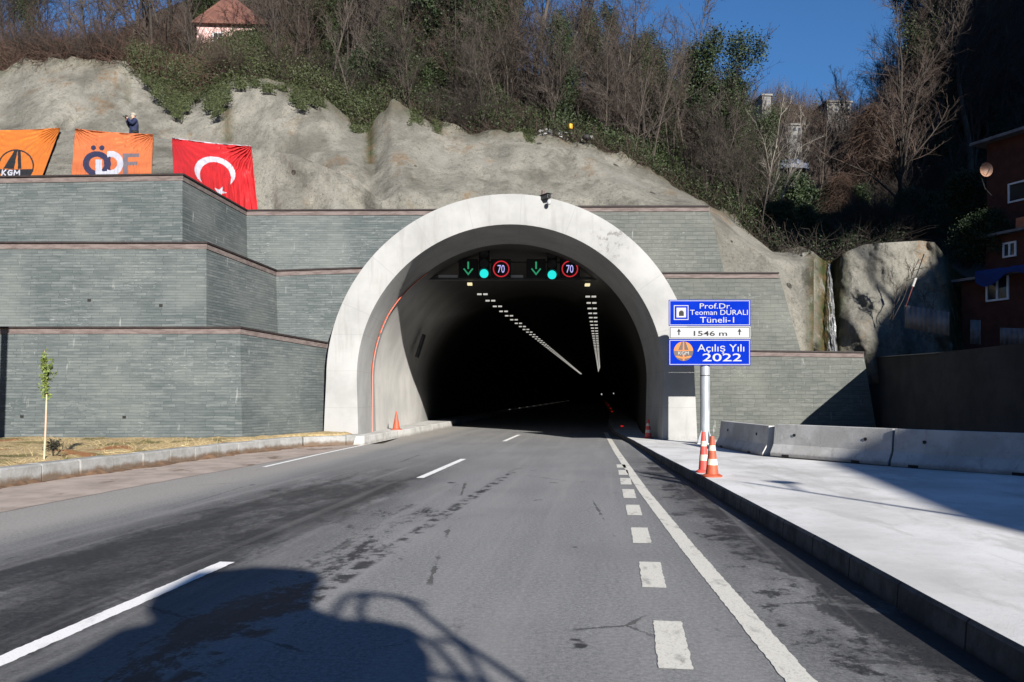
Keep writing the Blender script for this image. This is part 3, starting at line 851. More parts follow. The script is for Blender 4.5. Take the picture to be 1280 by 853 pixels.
# outcrop to the right, with the groove of the waterfall
OX = [1000, 1015, 1020, 1030, 1042, 1052, 1060, 1080, 1100, 1150, 1168, 1180, 1190, 1204, 1215]
OP = [317, 314, 318, 326, 326, 319, 314, 306, 304, 301, 303, 318, 335, 345, 352]
pxs2 = np.arange(1003, 1216, 1.6); vs2 = np.linspace(0, 1, 84); V = []; moss = []
for v in vs2:
    for px in pxs2:
        top = I(px, OX, OP); py = 480 + (top - 480) * v
        Y = 29.4 + 2.6 * v ** 1.5 + (.7 * math.exp(-((px - 1039) / 8.0) ** 2)) * (.5 + .5 * v) + max(0, (px - 1176) / 24) ** 2 * .6
        p = P(px, py, Y)
        bl = abs(fbm(p.x * .5 + 2, p.z * .42, 6.5, 2)); a = .8 * fbm(p.x * .42 + 3, p.z * .25, 1.7, 2) + 1.1 * (bl - .25) + .2 * fbm(p.x * 1.1, p.z * .8, 7.1, 4) + .07 * fbm(p.x * 4, p.z * 4, 3.3, 3)
        a *= 1 - .8 * math.exp(-((px - 1039) / 14.0) ** 2)
        rc = p - Vector((0, 0, EYE)); p = Vector((0, 0, EYE)) + rc * (1 - a * .9 / Y)
        V.append(p)
        m = 0.0
        if px < 1066: m = 1 - abs(px - 1038) / 26
        if px > 1165: m = max(m, (px - 1165) / 40)
        moss.append(max(0, min(1, m * 1.6)))
me = mesh_np("rock_outcrop", V, grid_faces(len(vs2), len(pxs2)), True)
at_ = me.attributes.new("moss", 'FLOAT_VECTOR', 'POINT')
at_.data.foreach_set("vector", np.repeat(np.array(moss, np.float32)[:, None], 3, 1).ravel())
o = link("rock_outcrop", me, M['shotcrete']); o["kind"] = 'structure'
# the waterfall: a ragged sheet of water falling in the groove
V = []; R_, C_ = 60, 12
for i in range(R_):
    v = i / (R_ - 1); py = 330 + 112 * v; cxp = 1036 + 5 * v + .8 * fbm(v * 9, 1, 1); hw = 2.4 + 4.2 * v + 1.2 * fbm(v * 12, 4, 0)
    for j in range(C_):
        u = j / (C_ - 1) * 2 - 1
        Y = 29.4 + 2.6 * (1 - v * .8) ** 1.5 + .7 * (1 - v * .45) - .6 + .25 * fbm(u * 3, v * 7, 2) + .2 * u * u
        V.append(P(cxp + hw * u, py, Y))
o = link("waterfall", mesh_np("waterfall", V, grid_faces(R_, C_), True), M['water']); o["kind"] = 'structure'

# hillside behind the slope: px, foot row/depth -> skyline row/depth
HX = [-400, 0, 130, 200, 300, 400, 500, 560, 640, 720, 800, 860, 900, 950, 1000, 1050, 1100, 1150, 1200, 1280, 1500]
HP = [80, 58, 52, 10, -40, -60, -20, 30, 88, 112, 148, 188, 215, 236, 240, 225, 190, 90, -40, -150, -420]
HYD = [66, 66, 66, 66, 66, 66, 66, 66, 66, 68, 70, 72, 74, 76, 78, 80, 80, 80, 82, 84, 80]
EX = TX[:-2] + [1000, 1040, 1060, 1100, 1160, 1180, 1200, 1280, 1500]
EP = [p + 5 for p in TP[:-2]] + [322, 330, 318, 308, 306, 322, 335, 335, 335]
EYX = TYX[:-1] + [1000, 1060, 1110, 1160, 1280, 1500]; EYV = TY[:-1] + [32.4, 32.4, 34, 41, 46, 46]
EYN = TY[:-1] + [32.4, 32.2, 32.4, 33.4, 36.5, 36]
def hill_pt(px, v):
    ep, ey = I(px, EX, EP), I(px, EYX, EYV); hp, hy = I(px, HX, HP), I(px, HX, HYD)
    Y = ey + (hy - ey) * v
    py = ep + (hp - ep) * (1 - (1 - v) ** 1.5)
    return P(px, float(py), float(Y))
pxs3 = np.arange(-390, 1500, 9.0); vs3 = np.linspace(0, 1, 40); V = []
for px in pxs3: V.append(P(px, float(I(px, EX, EP)) + (4 if px < 1000 else 75), float(I(px, EYX, EYN)) + (-.1 if px < 1000 else .6)))
for v in vs3:
    for px in pxs3:
        p = hill_pt(px, v)
        p.z += (.9 * fbm(p.x * .2, p.y * .2, 4) + .25 * fbm(p.x * .9, p.y * .9, 4)) * min(1, v * 5) - .1
        V.append(p)
for px in pxs3:                       # the far side falls away
    p = hill_pt(px, 1.0); V.append(p + Vector((0, 14, -6)))
o = link("hillside", mesh_np("hillside", V, grid_faces(len(vs3) + 2, len(pxs3)), True), M['soil']); o["kind"] = 'structure'
# distant hill across the valley
DX = [500, 760, 860, 900, 950, 980, 1010, 1040, 1080, 1120, 1200, 1400]
DPY = [150, 158, 152, 142, 133, 128, 136, 146, 150, 140, 110, 60]
V = []
pxs4 = np.arange(500, 1400, 8.0); vs4 = np.linspace(0, 1, 24)
for v in vs4:
    for px in pxs4:
        p = P(px, 330 + (I(px, DX, DPY) - 330) * v, 125 + 75 * v); p.z += 1.0 * fbm(p.x * .05, p.y * .05, 8) * v; V.append(p)
for px in pxs4: V.append(P(px, I(px, DX, DPY), 200) + Vector((0, 50, -25)))
o = link("far_hill", mesh_np("far_hill", V, grid_faces(len(vs4) + 1, len(pxs4)), True), M['soil']); o["kind"] = 'structure'
# the hill beside and behind the camera on the right, whose shoulder shades the right of the place
prof = [(5, 0), (9, 3.6), (12, 6.8), (14.9, 10.2), (19.3, 13.2), (20.6, 14.0), (25, 15.6), (29.4, 16.8), (30.5, 18.2), (31.1, 22.3), (33, 24.4), (35.4, 26.2), (41, 31.6), (46.8, 40.5), (52, 49.5), (55.9, 57), (60, 66), (75, 82), (120, 90)]
V = []; rows = [(-8, .0), (-11, .55), (-15, 1.0), (-24, .86), (-40, .70), (-70, .5)]
for (yv, k) in rows:
    for x, z in prof:
        zz = z * k + .06 * fbm(x * .3, yv * .3, 2); V.append((x + (0 if k == 1 else (1 - k) * 6), yv, max(zz, -.1)))
o = link("hill_shoulder", mesh_np("hill_shoulder", V, grid_faces(len(rows), len(prof))), M['soil']); o["kind"] = 'structure'

# unseen hills added left of and behind the viewpoint to cut the sky light
V = []
for yv in np.linspace(-150, 40, 16):
    for q_ in np.linspace(0, 1, 12):
        x = -32 - 110 * q_; V.append((x, yv, -.1 + 75 * q_ ** .9 + (2.5 * fbm(x * .05, yv * .05, 3) if q_ > 0 else 0)))
o = link("sky_block_hill", mesh_np("sky_block_hill", V, grid_faces(16, 12), True), M['soil']); o["kind"] = 'structure'
V = []
for q_ in np.linspace(0, 1, 10):
    for xv in np.linspace(-140, 260, 24):
        V.append((xv, -85 - 90 * q_, -.1 + 26 * q_ + (1.5 * fbm(xv * .05, q_ * 4, 3) if q_ > 0 else 0)))
o = link("sky_block_hill", mesh_np("sky_block_hill", V, grid_faces(10, 24), True), M['soil']); o["kind"] = 'structure'

# ------------------------------------------------------------------ vegetation
def children_of(Pn, R, L, m, tmin, ang, frac, rmin, rng, k, wob, up):
    N, kk, _ = Pn.shape
    par = np.repeat(np.arange(N), m)
    t = rng.uniform(tmin, .98, len(par)); x = t * (kk - 1); i = np.minimum(x.astype(int), kk - 2); f = (x - i)[:, None]
    pos = Pn[par, i] * (1 - f) + Pn[par, i + 1] * f
    pd = Pn[par, i + 1] - Pn[par, i]; pd /= np.linalg.norm(pd, axis=1, keepdims=True)
    rnd = rng.normal(0, 1, (len(par), 3)); perp = rnd - pd * (rnd * pd).sum(1, keepdims=True); perp /= np.linalg.norm(perp, axis=1, keepdims=True)
    a = np.radians(rng.uniform(ang[0], ang[1], len(par)))[:, None]
    d = pd * np.cos(a) + perp * np.sin(a)
    LL = L[par] * frac * (1.1 - .6 * t) * rng.uniform(.6, 1.25, len(par))
    rp = R[par, i] * (1 - f[:, 0]) + R[par, i + 1] * f[:, 0]
    r = np.maximum(rp * .55, rmin)
    q, rr = strands(pos, d, LL, r, k, wob, up, rng)
    return q, rr, LL

def tree_meshes(seed, H=8.0, spread=(25, 50), stems=1, r=.12, m1=13, m2=8, m3=6, up=.05, tmin=.22, twig=.007, f1=.45):
    rng = np.random.default_rng(seed)
    st = np.zeros((stems, 3)); st[:, :2] = rng.normal(0, .12 * (stems > 1), (stems, 2))
    d = np.tile(np.array([0, 0, 1.]), (stems, 1)); d[:, :2] += rng.normal(0, .05 + .13 * (stems > 1), (stems, 2))
    L0 = np.full(stems, H) * rng.uniform(.8, 1, stems)
    p0, r0 = strands(st, d, L0, np.full(stems, r), 9, .06, .03, rng, .85)
    p1, r1, L1 = children_of(p0, r0, L0, m1, tmin, spread, f1, .02, rng, 6, .13, up)
    p2, r2, L2 = children_of(p1, r1, L1, m2, .2, (25, 55), .5, twig * 1.3, rng, 5, .16, up)
    p3, r3, L3 = children_of(p2, r2, L2, m3, .15, (20, 60), .5, twig, rng, 4, .18, up * .7)
    p3b, r3b, L3b = children_of(p1, r1, L1, 10, .3, (25, 65), .28, twig, rng, 4, .18, up)
    trunk = merge([tubes(p0, r0, 7), tubes(p1, r1, 4)])
    crown = merge([tubes(p2, r2, 3), tubes(p3, r3, 3), tubes(p3b, r3b, 3)])
    tips = np.concatenate([p2[:, -1], p3[:, -1], p2[:, 2]])
    return trunk, crown, tips, (p0, r0, p1)

def leaves(cent, size, rng, flat=0.0):
    N = len(cent); a = rng.normal(0, 1, (N, 3)); a /= np.linalg.norm(a, axis=1, keepdims=True)
    b = rng.normal(0, 1, (N, 3)); b -= a * (a * b).sum(1, keepdims=True); b /= np.linalg.norm(b, axis=1, keepdims=True)
    s = (size * rng.uniform(.6, 1.3, N))[:, None]
    q = np.stack([cent - a * s, cent + b * s * .55, cent + a * s, cent - b * s * .55], 1)
    return q.reshape(-1, 3), np.arange(N * 4).reshape(-1, 4)

def make_tree(name, label, cat, trunk, crown, bark, cr, group=None):
    root = thing(name, label, cat, (0, 0, -500), 0, group)
    link("trunk", mesh_np("trunk", *trunk, smooth=True), bark, root)
    link("crown", mesh_np("crown", *crown), cr, root)
    return root

PROTO = {}
for i in range(5):
    tr, cr, _, _ = tree_meshes(100 + i, 8.5, (22, 48), 1 if i < 3 else 3, .085 if i < 3 else .055, 20, 8, 7, .06, .1, twig=.006)
    PROTO['bare%d' % i] = make_tree("bare_tree", "x", "tree", tr, cr, M['bark'] if i % 2 else M['bark_dark'], [M['twig'], M['twig_grey'], M['twig'], M['twig_dark'], M['twig_grey']][i])
for i in range(2):        # slender upright poles with few short branches
    tr, cr, _, _ = tree_meshes(150 + i, 9.5, (15, 35), 1, .07, 16, 7, 4, .12, .2, f1=.28)
    PROTO['slim%d' % i] = make_tree("slender_tree", "x", "tree", tr, cr, M['bark'], M['twig_grey'])
for i in range(2):        # ivy clad: leaves hug the stem and main limbs
    tr, cr, tips, (p0, r0, p1) = tree_meshes(170 + i, 8, (25, 50), 2, .12, 9, 5, 3, .08, .3)
    rng = np.random.default_rng(5 + i)
    base = np.concatenate([p0.reshape(-1, 3), p0[:, 1:].reshape(-1, 3), p1[:, :4].reshape(-1, 3)])
    pick = base[rng.integers(0, len(base), 330)] + rng.normal(0, .2, (330, 3))
    cent = (pick[:, None, :] + rng.normal(0, 1, (330, 55, 3)) * np.array([.2, .2, .26])).reshape(-1, 3)
    root = make_tree("ivy_tree", "x", "tree", tr, leaves(cent, np.full(len(cent), .055), rng), M['bark_dark'], M['evergreen'] if i else M['ivy'])
    link("bare_branches", mesh_np("bare_branches", *cr), M['twig_dark'], root)
    PROTO['ivy%d' % i] = root
for i in range(2):        # dense evergreen shrub
    rng = np.random.default_rng(30 + i)
    n = 150; th = rng.uniform(0, 2 * np.pi, n); zz = rng.uniform(.1, 1, n) ** .8; rr = rng.uniform(.3, 1, n) * (1.15 - .7 * zz ** 2)
    clump = np.stack([rr * np.cos(th) * 1.1, rr * np.sin(th) * 1.1, zz * 2.6], 1)
    cent = (clump[:, None, :] + rng.normal(0, .14, (n, 75, 3))).reshape(-1, 3)
    st = np.zeros((14, 3)); dd = rng.normal(0, .5, (14, 3)); dd[:, 2] = 1
    q, r_ = strands(st, dd, rng.uniform(1.2, 2.4, 14), np.full(14, .03), 5, .15, .05, rng)
    PROTO['bush%d' % i] = make_tree("evergreen_shrub", "x", "shrub", tubes(q, r_, 4), leaves(cent, np.full(len(cent), .05), rng), M['bark_dark'], M['evergreen'] if i else M['ivy'])
for i in range(2):        # tangle of bare brush
    rng = np.random.default_rng(50 + i); n = 150
    st = rng.normal(0, .45, (n, 3)); st[:, 2] = 0; dd = rng.normal(0, .55, (n, 3)); dd[:, 2] = np.abs(dd[:, 2]) + .7
    L = rng.uniform(1.2, 3.0, n); q, r_ = strands(st, dd, L, np.full(n, .014), 6, .22, -.06, rng)
    q2, r2, L2 = children_of(q, r_, L, 9, .2, (20, 70), .45, .006, rng, 4, .25, -.03)
    q3, r3, L3 = children_of(q2, r2, L2, 3, .2, (20, 70), .5, .005, rng, 3, .25, -.03)
    PROTO['brush%d' % i] = make_tree("bare_shrub", "x", "shrub", tubes(q, r_, 3), merge([tubes(q2, r2), tubes(q3, r3)]), M['bark_dark'], M['twig'] if i else M['twig_dark'])

tr, cr, _, _ = tree_meshes(190, 3.0, (25, 50), 3, .02, 4, 4, 2, .08, .2, .007)
PROTO['sprig'] = make_tree("bare_shrub", "x", "shrub", tr, cr, M['bark'], M['twig_grey'])
USED = set()
def plant(proto, px, v, s, label, group=None, rz=None, sink=.25, loc=None):
    p = loc if loc is not None else hill_pt(px, v) - Vector((0, 0, sink))
    rz = random.uniform(0, 6.28) if rz is None else rz
    sc = (s * random.uniform(.9, 1.1), s * random.uniform(.9, 1.1), s)
    src = PROTO[proto]
    if proto not in USED:
        USED.add(proto); o = src; o.location = p; o.rotation_euler = (0, 0, rz); o.scale = sc; o["label"] = label
        if group: o["group"] = group
        return o
    o = dup(src, p, rz, sc, label, group)
    if not group and "group" in o: del o["group"]
    return o
def scatter(protos, n, x0, x1, v0, v1, s0, s1, label, group):
    xs = np.linspace(x0, x1, n) + RNG.uniform(-.5, .5, n) * (x1 - x0) / n
    for k, x in enumerate(xs):
        if 225 < x < 330 and random.random() < .5: continue
        plant(protos[random.randrange(len(protos))], x, random.uniform(v0, v1), random.uniform(s0, s1), label, group)

B = ['bare0', 'bare1', 'bare2', 'bare3', 'bare4']; SL = ['slim0', 'slim1']; BR = ['brush0', 'brush1']
scatter(B, 18, -60, 175, .22, .9, .6, .95, "leafless tree of the thin row at the top left against the sky", "bare trees at the top left corner")
scatter(B + SL, 30, 165, 430, .12, .5, .8, 1.15, "leafless tree in the brown thicket above the flags", "bare trees above the flags")
scatter(B + SL, 18, 180, 430, .5, .95, 1.0, 1.4, "leafless tree in the brown thicket above the flags", "bare trees above the flags")
scatter(B + SL, 32, 420, 625, .1, .8, .75, 1.2, "leafless tree among the dark evergreens left of the arch crown", "bare trees among the evergreens")
scatter(B + SL, 9, 640, 865, .05, .3, .9, 1.15, "tall leafless tree standing above the thicket over the arch", "tall bare trees above the arch")
scatter(B + SL + SL, 30, 625, 875, .04, .45, .5, .8, "leafless tree in the thicket above the right half of the arch", "bare trees above the arch")
scatter(B + SL, 40, 230, 960, .01, .14, .5, .85, 'leafless tree rooted at the very edge of the concrete slope', 'bare trees along the slope edge')
scatter(['ivy0', 'ivy1'], 10, 570, 960, .04, .25, .6, .95, 'dark ivy clad tree in the thicket behind the arch crown', 'ivy trees behind the arch crown')
scatter(['ivy0', 'ivy1'], 7, 230, 430, .15, .5, .6, .95, 'dark ivy clad tree in the thicket above the red flag', 'ivy trees above the red flag')
scatter(SL, 12, 640, 860, .02, .2, .5, .85, "slender leafless pole tree at the edge of the slope above the arch", "pole trees at the slope edge")
scatter(B + SL, 18, 860, 985, .2, .95, .6, .95, "leafless tree behind the ivy clad trees right of the arch", "bare trees right of the arch")
scatter(BR, 30, -40, 640, .02, .25, .5, .9, "low bare shrub at the edge of the slope left of the arch crown", "bare shrubs at the slope edge")
scatter(BR, 24, 620, 960, .02, .3, .5, .9, "low bare shrub at the edge of the slope right of the arch crown", "bare shrubs right of the arch crown")
scatter(['brush0', 'bush0'], 14, 955, 1080, .03, .5, .6, 1.0, "low dark shrub in the gully above the waterfall", "shrubs in the gully")
scatter(B + SL, 26, 950, 1110, .4, 1.0, .6, 1.0, "small leafless tree on the gully side below the far houses", "bare trees in the gully")
for px, v, s, lb in ((38, .45, .8, "ivy clad tree at the top left corner, beside a patch of sky"), (405, .14, .85, "bright ivy clad tree right of the pink house"),
                     (548, .14, 1.1, "tall dark ivy clad tree left of the sky gap"), (590, .12, 1.05, "dark ivy clad tree at the left edge of the sky gap"),
                     (318, .55, .7, "ivy clad tree just right of the pink house gable"), (770, .42, .6, "low ivy clad stump tree in the thicket above the arch"),
                     (890, .12, 1.05, "tall ivy column tree right of the arch, against the sky"), (852, .14, .85, "shorter ivy clad tree left of the tall ivy column"),
                     (922, .14, .8, "ivy clad tree just right of the tall ivy column")):
    plant('ivy%d' % random.randrange(2), px, v, s, lb)
for px, v, s, lb in ((505, .16, 1.45, "large glossy evergreen shrub above the narrow moss streak"), (455, .12, 1.0, "low dark evergreen shrub over the moss streak"),
                     (575, .1, 1.1, "evergreen shrub hanging over the slope left of the arch crown"), (535, .1, .9, "evergreen shrub between the glossy shrub and the slope edge"),
                     (830, .2, 1.0, "evergreen shrub in the thicket left of the ivy columns"), (905, .12, 1.1, "evergreen shrub at the foot of the tall ivy column"),
                     (985, .12, 1.3, "evergreen shrub beside the pale twin stemmed tree"), (690, .3, .8, "evergreen shrub beside the tall grey trunk")):
    plant('bush%d' % random.randrange(2), px, v, s, lb)
scatter(['bush0', 'bush1'], 13, 430, 625, .08, .5, .6, 1.1, 'dark evergreen shrub in the green tangle left of the arch crown', 'evergreen shrubs left of the arch crown')
scatter(['ivy0', 'ivy1'], 9, 395, 625, .2, .6, .7, 1.05, 'ivy clad tree in the green tangle left of the arch crown', 'ivy trees left of the arch crown')
scatter(['ivy0', 'ivy1'], 9, 760, 960, .15, .6, .6, 1.0, 'ivy clad tree in the thicket right of the arch crown', 'ivy trees right of the arch crown')
scatter(['bush0', 'bush1'], 9, 640, 950, .05, .4, .5, .9, 'dark evergreen shrub in the thicket right of the arch crown', 'evergreen shrubs right of the arch crown')
scatter(['bush0', 'bush1'], 10, 965, 1090, .02, .35, .5, .9, 'dark evergreen shrub in the gully above the waterfall', 'evergreen shrubs in the gully')
# right-hand dark wood
scatter(B + SL, 26, 1125, 1330, .06, .85, .9, 1.5, "tall leafless tree in the shaded wood at the top right", "bare trees of the shaded wood")
scatter(['ivy0', 'ivy1'], 9, 1150, 1330, .2, .85, .8, 1.3, "ivy clad tree in the shaded wood at the top right", "ivy trees of the shaded wood")
scatter(['bush0', 'bush1'], 10, 1140, 1300, .02, .3, .7, 1.1, "dark evergreen shrub in the shade behind the rock", "shaded shrubs behind the rock")
scatter(BR, 10, 1100, 1290, .02, .4, .8, 1.3, "bare brush in the shade above the brick houses", "shaded brush")
scatter(B + SL, 14, 1095, 1230, .7, 1.0, .8, 1.4, "tall leafless tree on the skyline of the shaded hill at the right", "bare trees on the right skyline")
scatter(BR, 16, 1075, 1240, .4, 1.0, 1.0, 2.0, "bare brush on the steep shaded hillside at the right", "brush on the shaded hillside")
# trees that stand out
tr, cr, _, _ = tree_meshes(301, 6.4, (20, 42), 2, .05, 10, 6, 3, .08, .32, .005)
PROTO['pale'] = make_tree("pale_tree", "x", "tree", tr, cr, M['bark_pale'], M['bark_pale'])
plant('pale', 953, .06, 1.0, "pale barked leafless tree with two stems right of the slope end", rz=.6)
plant('slim0', 1071, .75, 1.05, "lone thin dark tree standing against the blue sky", rz=1.0)
tr, cr, _, _ = tree_meshes(303, 9.5, (18, 42), 1, .2, 9, 7, 5, .1, .45, .009)
PROTO['thick'] = make_tree("tall_tree", "x", "tree", tr, cr, M['bark'], M['twig_grey'])
plant('thick', 668, .12, 1.0, "tall tree with a thick bare grey trunk above the arch crown", rz=0)
plant('thick', 738, .22, .95, "tall dark trunked tree right of the thick grey trunk", rz=2.2)
plant('thick', 1215, .15, 1.25, "big tree with arching bare limbs in the top right corner", rz=4.0)
# vine-draped dead tree
rng = np.random.default_rng(77); n = 2600
th = rng.uniform(0, 2 * np.pi, n); zz = 6.6 * (1 - rng.uniform(0, 1, n) ** 1.4 * .75)
rad = (1 - zz / 6.9) * 2.6 * rng.uniform(.55, 1.0, n) + .08
st = np.stack([rad * np.cos(th), rad * np.sin(th), zz], 1)
dd = np.stack([np.cos(th) * .4, np.sin(th) * .4, np.full(n, -1.0)], 1) + rng.normal(0, .25, (n, 3))
q, r_ = strands(st, dd, rng.uniform(.5, 2.0, n), np.full(n, .012), 5, .25, -.02, rng, .5)
vt, vr = strands(np.zeros((3, 3)), np.array([[.02, 0, 1.], [.1, .05, 1], [-.1, 0, 1]]), np.array([6.9, 5.5, 5.0]), np.array([.14, .08, .08]), 7, .05, 0, rng)
PROTO['vine'] = make_tree("vine_covered_tree", "x", "tree", tubes(vt, vr, 6), tubes(q, r_, 3), M['bark_dark'], M['vine'])
plant('vine', 1092, .30, 1.0, "dead tree draped in a pointed cone of brown hanging vines")
plant('vine', 1052, .18, .55, "low heap of brown hanging vines left of the vine draped cone")

# undergrowth: bramble canes over the whole hillside (nobody could count them)
def cover(name, n, x0, x1, v0, v1, L, r0, mat, up=-.12, lean=.8, dens=None, seed=1):
    rng = np.random.default_rng(seed)
    px = rng.uniform(x0, x1, n); v = rng.uniform(0, 1, n) ** 1.4 * (v1 - v0) + v0
    st = np.array([tuple(hill_pt(a, b) + Vector((0, 0, -.15))) for a, b in zip(px, v)])
    dd = rng.normal(0, lean, (n, 3)); dd[:, 2] = np.abs(dd[:, 2]) + .55; dd[:, 1] -= .25
    q, r_ = strands(st, dd, rng.uniform(L * .5, L * 1.4, n), np.full(n, r0), 6, .3, up, rng, .6)
    o = link(name, mesh_np(name, *tubes(q, r_, 3)), mat); tag(o, kind='stuff'); return o
cover("undergrowth", 9000, -120, 290, 0, .6, 1.7, .013, M['bramble'], seed=2)
cover("undergrowth", 15000, 260, 980, 0, .55, 1.2, .010, M['twig'], seed=3)
cover("undergrowth", 9000, 950, 1330, 0, .7, 1.7, .013, M['twig_dark'], seed=4)  # near-black twigs stand in for shade in the gully
# leafy ground cover
def leafcover(name, n, x0, x1, v0, v1, h, s, mat, seed):
    rng = np.random.default_rng(seed); m = 55
    px = rng.uniform(x0, x1, n); v = rng.uniform(v0, v1, n)
    c0 = np.array([tuple(hill_pt(a, b)) for a, b in zip(px, v)]); c0[:, 2] += rng.uniform(-.1, h, n); c0[:, 1] -= .1
    cent = (c0[:, None] + rng.normal(0, .24, (n, m, 3))).reshape(-1, 3)
    o = link(name, mesh_np(name, *leaves(cent, np.full(len(cent), s), rng)), mat); tag(o, kind='stuff')
leafcover("ground_ivy", 1900, 165, 480, -.005, .22, .9, .045, M['green'], 5)
leafcover("ground_ivy", 2400, 400, 960, 0, .35, 1.0, .045, M['ivy'], 6)
leafcover("ground_ivy", 900, 955, 1320, 0, .4, .7, .05, M['evergreen'], 7)
leafcover("ground_ivy", 500, -100, 220, .03, .5, .3, .045, M['ivy'], 8)
# ivy curtains hanging over the lip of the slope
rng = np.random.default_rng(9); cs = []
for (px, drop) in [(184, 12), (196, 22), (210, 30), (221, 36), (233, 24), (246, 12), (262, 28), (272, 40), (281, 30), (300, 14), (318, 10), (335, 16), (352, 10), (370, 22), (378, 28), (391, 18), (404, 12), (445, 12), (462, 16), (520, 20), (548, 14), (655, 18), (660, 26)]:
    n = int(drop * 60)
    a = px + rng.normal(0, 4.0, n); dv = rng.uniform(-.25, 1, n) * drop
    for x, dy in zip(a, dv):
        y0 = I(x, TX, TP) + dy; Yd = I(x, TYX, TY) - .055 * max(dy, 0) - .35
        cs.append(tuple(P(x, float(y0), float(Yd))))
cs = np.array(cs)
o = link("hanging_ivy", mesh_np("hanging_ivy", *leaves(cs, np.full(len(cs), .05), rng)), M['green']); tag(o, kind='stuff')
# far-off wood on the distant hill: reads as one mass
rng = np.random.default_rng(12); n = 1500
px = rng.uniform(830, 1200, n); v = rng.uniform(.1, 1.0, n)
base = np.array([tuple(P(a, 330 + (float(I(a, DX, DPY)) - 330) * b, 125 + 75 * b)) for a, b in zip(px, v)])
m = 26; st = np.repeat(base, m, 0) + np.concatenate([rng.normal(0, .9, (n * m, 2)), np.zeros((n * m, 1))], 1)
dd = rng.normal(0, .35, (n * m, 3)); dd[:, 2] = 1
q, r_ = strands(st, dd, rng.uniform(2, 7.5, n * m), np.full(n * m, .03), 3, .2, 0, rng, .6)
o = link("far_wood", mesh_np("far_wood", *tubes(q, r_, 3)), M['twig']); tag(o, kind='stuff')
cent = (base[:500, None] + rng.normal(0, 1.0, (500, 40, 3)) + np.array([0, 0, 1.5])).reshape(-1, 3)
o = link("far_wood", mesh_np("far_wood", *leaves(cent, np.full(len(cent), .3), rng)), M['ivy']); tag(o, kind='stuff')

# unseen evergreens added on the shoulder so that their crowns shade the gully
rng = np.random.default_rng(88)
c0 = rng.normal(0, 1, (260, 3)); c0 /= np.linalg.norm(c0, axis=1, keepdims=True); c0 *= rng.uniform(.35, 1, (260, 1)) ** .6
cent = (c0[:, None] * np.array([1.9, 1.9, 1.7]) + rng.normal(0, .2, (260, 46, 3)) + np.array([0, 0, 6.6])).reshape(-1, 3)
st = np.zeros((1, 3)); q, r_ = strands(st, np.array([[0, 0, 1.]]), np.array([6.6]), np.array([.2]), 7, .03, 0, rng, .5)
q2, r2, _ = children_of(q, r_, np.array([6.6]), 16, .7, (40, 80), .3, .03, rng, 4, .1, .05)
PROTO['shade_pine'] = make_tree("shade_evergreen", "x", "tree", merge([tubes(q, r_, 7), tubes(q2, r2, 4)]), leaves(cent, np.full(len(cent), .11), rng), M['bark_dark'], M['evergreen'])
for x, z in ((32.6, 29.8), (35.4, 30.3), (38.4, 32.0), (41.2, 34.0)):
    plant('shade_pine', 0, 0, 1.0, "round crowned evergreen tree added beyond the right edge to shade the gully", "unseen evergreens added to shade the gully", loc=Vector((x, -15, z - 6.6)))

# ------------------------------------------------------------------ buildings
def boxhouse(name, label, corner, yaw, wx, wy, z0, z1, wall, roofm, over=.35, rt=.14, windows=(), cat="house", pitch=0.0):
    """local x runs along the facade seen from the road, y runs away from it"""
    root = thing(name, label, cat, corner, yaw)
    mb = MB().box(0, wx, 0, wy, z0, z1); mb.build("wall", wall, root)
    if pitch:
        MB().prism([(-over, -over, z1), (wx + over, -over, z1), (wx / 2, -over, z1 + pitch)], (0, wy + 2 * over, 0)).build("roof", roofm, root)
    else:
        MB().box(-over, wx + over, -over, wy + over, z1 + .003, z1 + rt).build("roof", roofm, root)
    for (a, b, c, d) in windows:
        fr = MB()
        w = .07
        for bx in ((a, a + w, c, d), (b - w, b, c, d), (a + w, b - w, c, c + w), (a + w, b - w, d - w, d), ((a + b) / 2 - w / 2, (a + b) / 2 + w / 2, c + w, d - w)):
            fr.box(bx[0], bx[1], -.05, .06, bx[2], bx[3])
        win = MB(); 
        fo = fr.build("window", M['frame'], root)
        MB().box(a + w, b - w, -.012, .05, c + w, d - w).build("pane", M['pane'], fo)
    return root
yaw = math.atan2(-.92, .38)
# with this yaw local +y points to the right, away from the road
def hz(py, Y): return EYE + (HY - py) / F * Y
boxhouse("brick_house", "dark red brick house with an overhanging flat roof at the right edge", (19.9, 33.4, 0), yaw, 7, 6, 6.6, hz(177, 33), M['brick'], M['roof'], .45, .12,
         [(.95, 2.6, hz(251, 32), hz(226, 32)), (2.2, 3.2, hz(205, 32), hz(172, 32) - .6)])
boxhouse("brick_house", "low brick house with a blue tarpaulin on its roof, right of the rock", (17.6, 31.2, 0), yaw, 8, 6, 1.5, hz(352, 31), M['brick'], M['roof'], .25, .1,
         [(1.05, 1.95, hz(377, 30), hz(343, 30))])
boxhouse("brick_annex", "small brick annex with a pale roof edge between the two brick houses", (18.95, 31.9, 0), yaw, 5, 4, 4.5, hz(296, 31.5), M['brick'], M['roof'], .3, .1, [(.75, 1.3, hz(322, 31), hz(303, 31))], cat="annex")
o = MB().box(0, .55, 0, .55, hz(300, 31), hz(273, 31)).build("chimney_stack", mottled("orange_brick", (.3, .11, .06), (.4, .16, .09), 5, .9)); o.location = (19.6, 31.0, 0); o.rotation_euler = (0, 0, yaw)
tag(o, "stub of orange brickwork rising beside the annex roof at the right edge", "chimney")
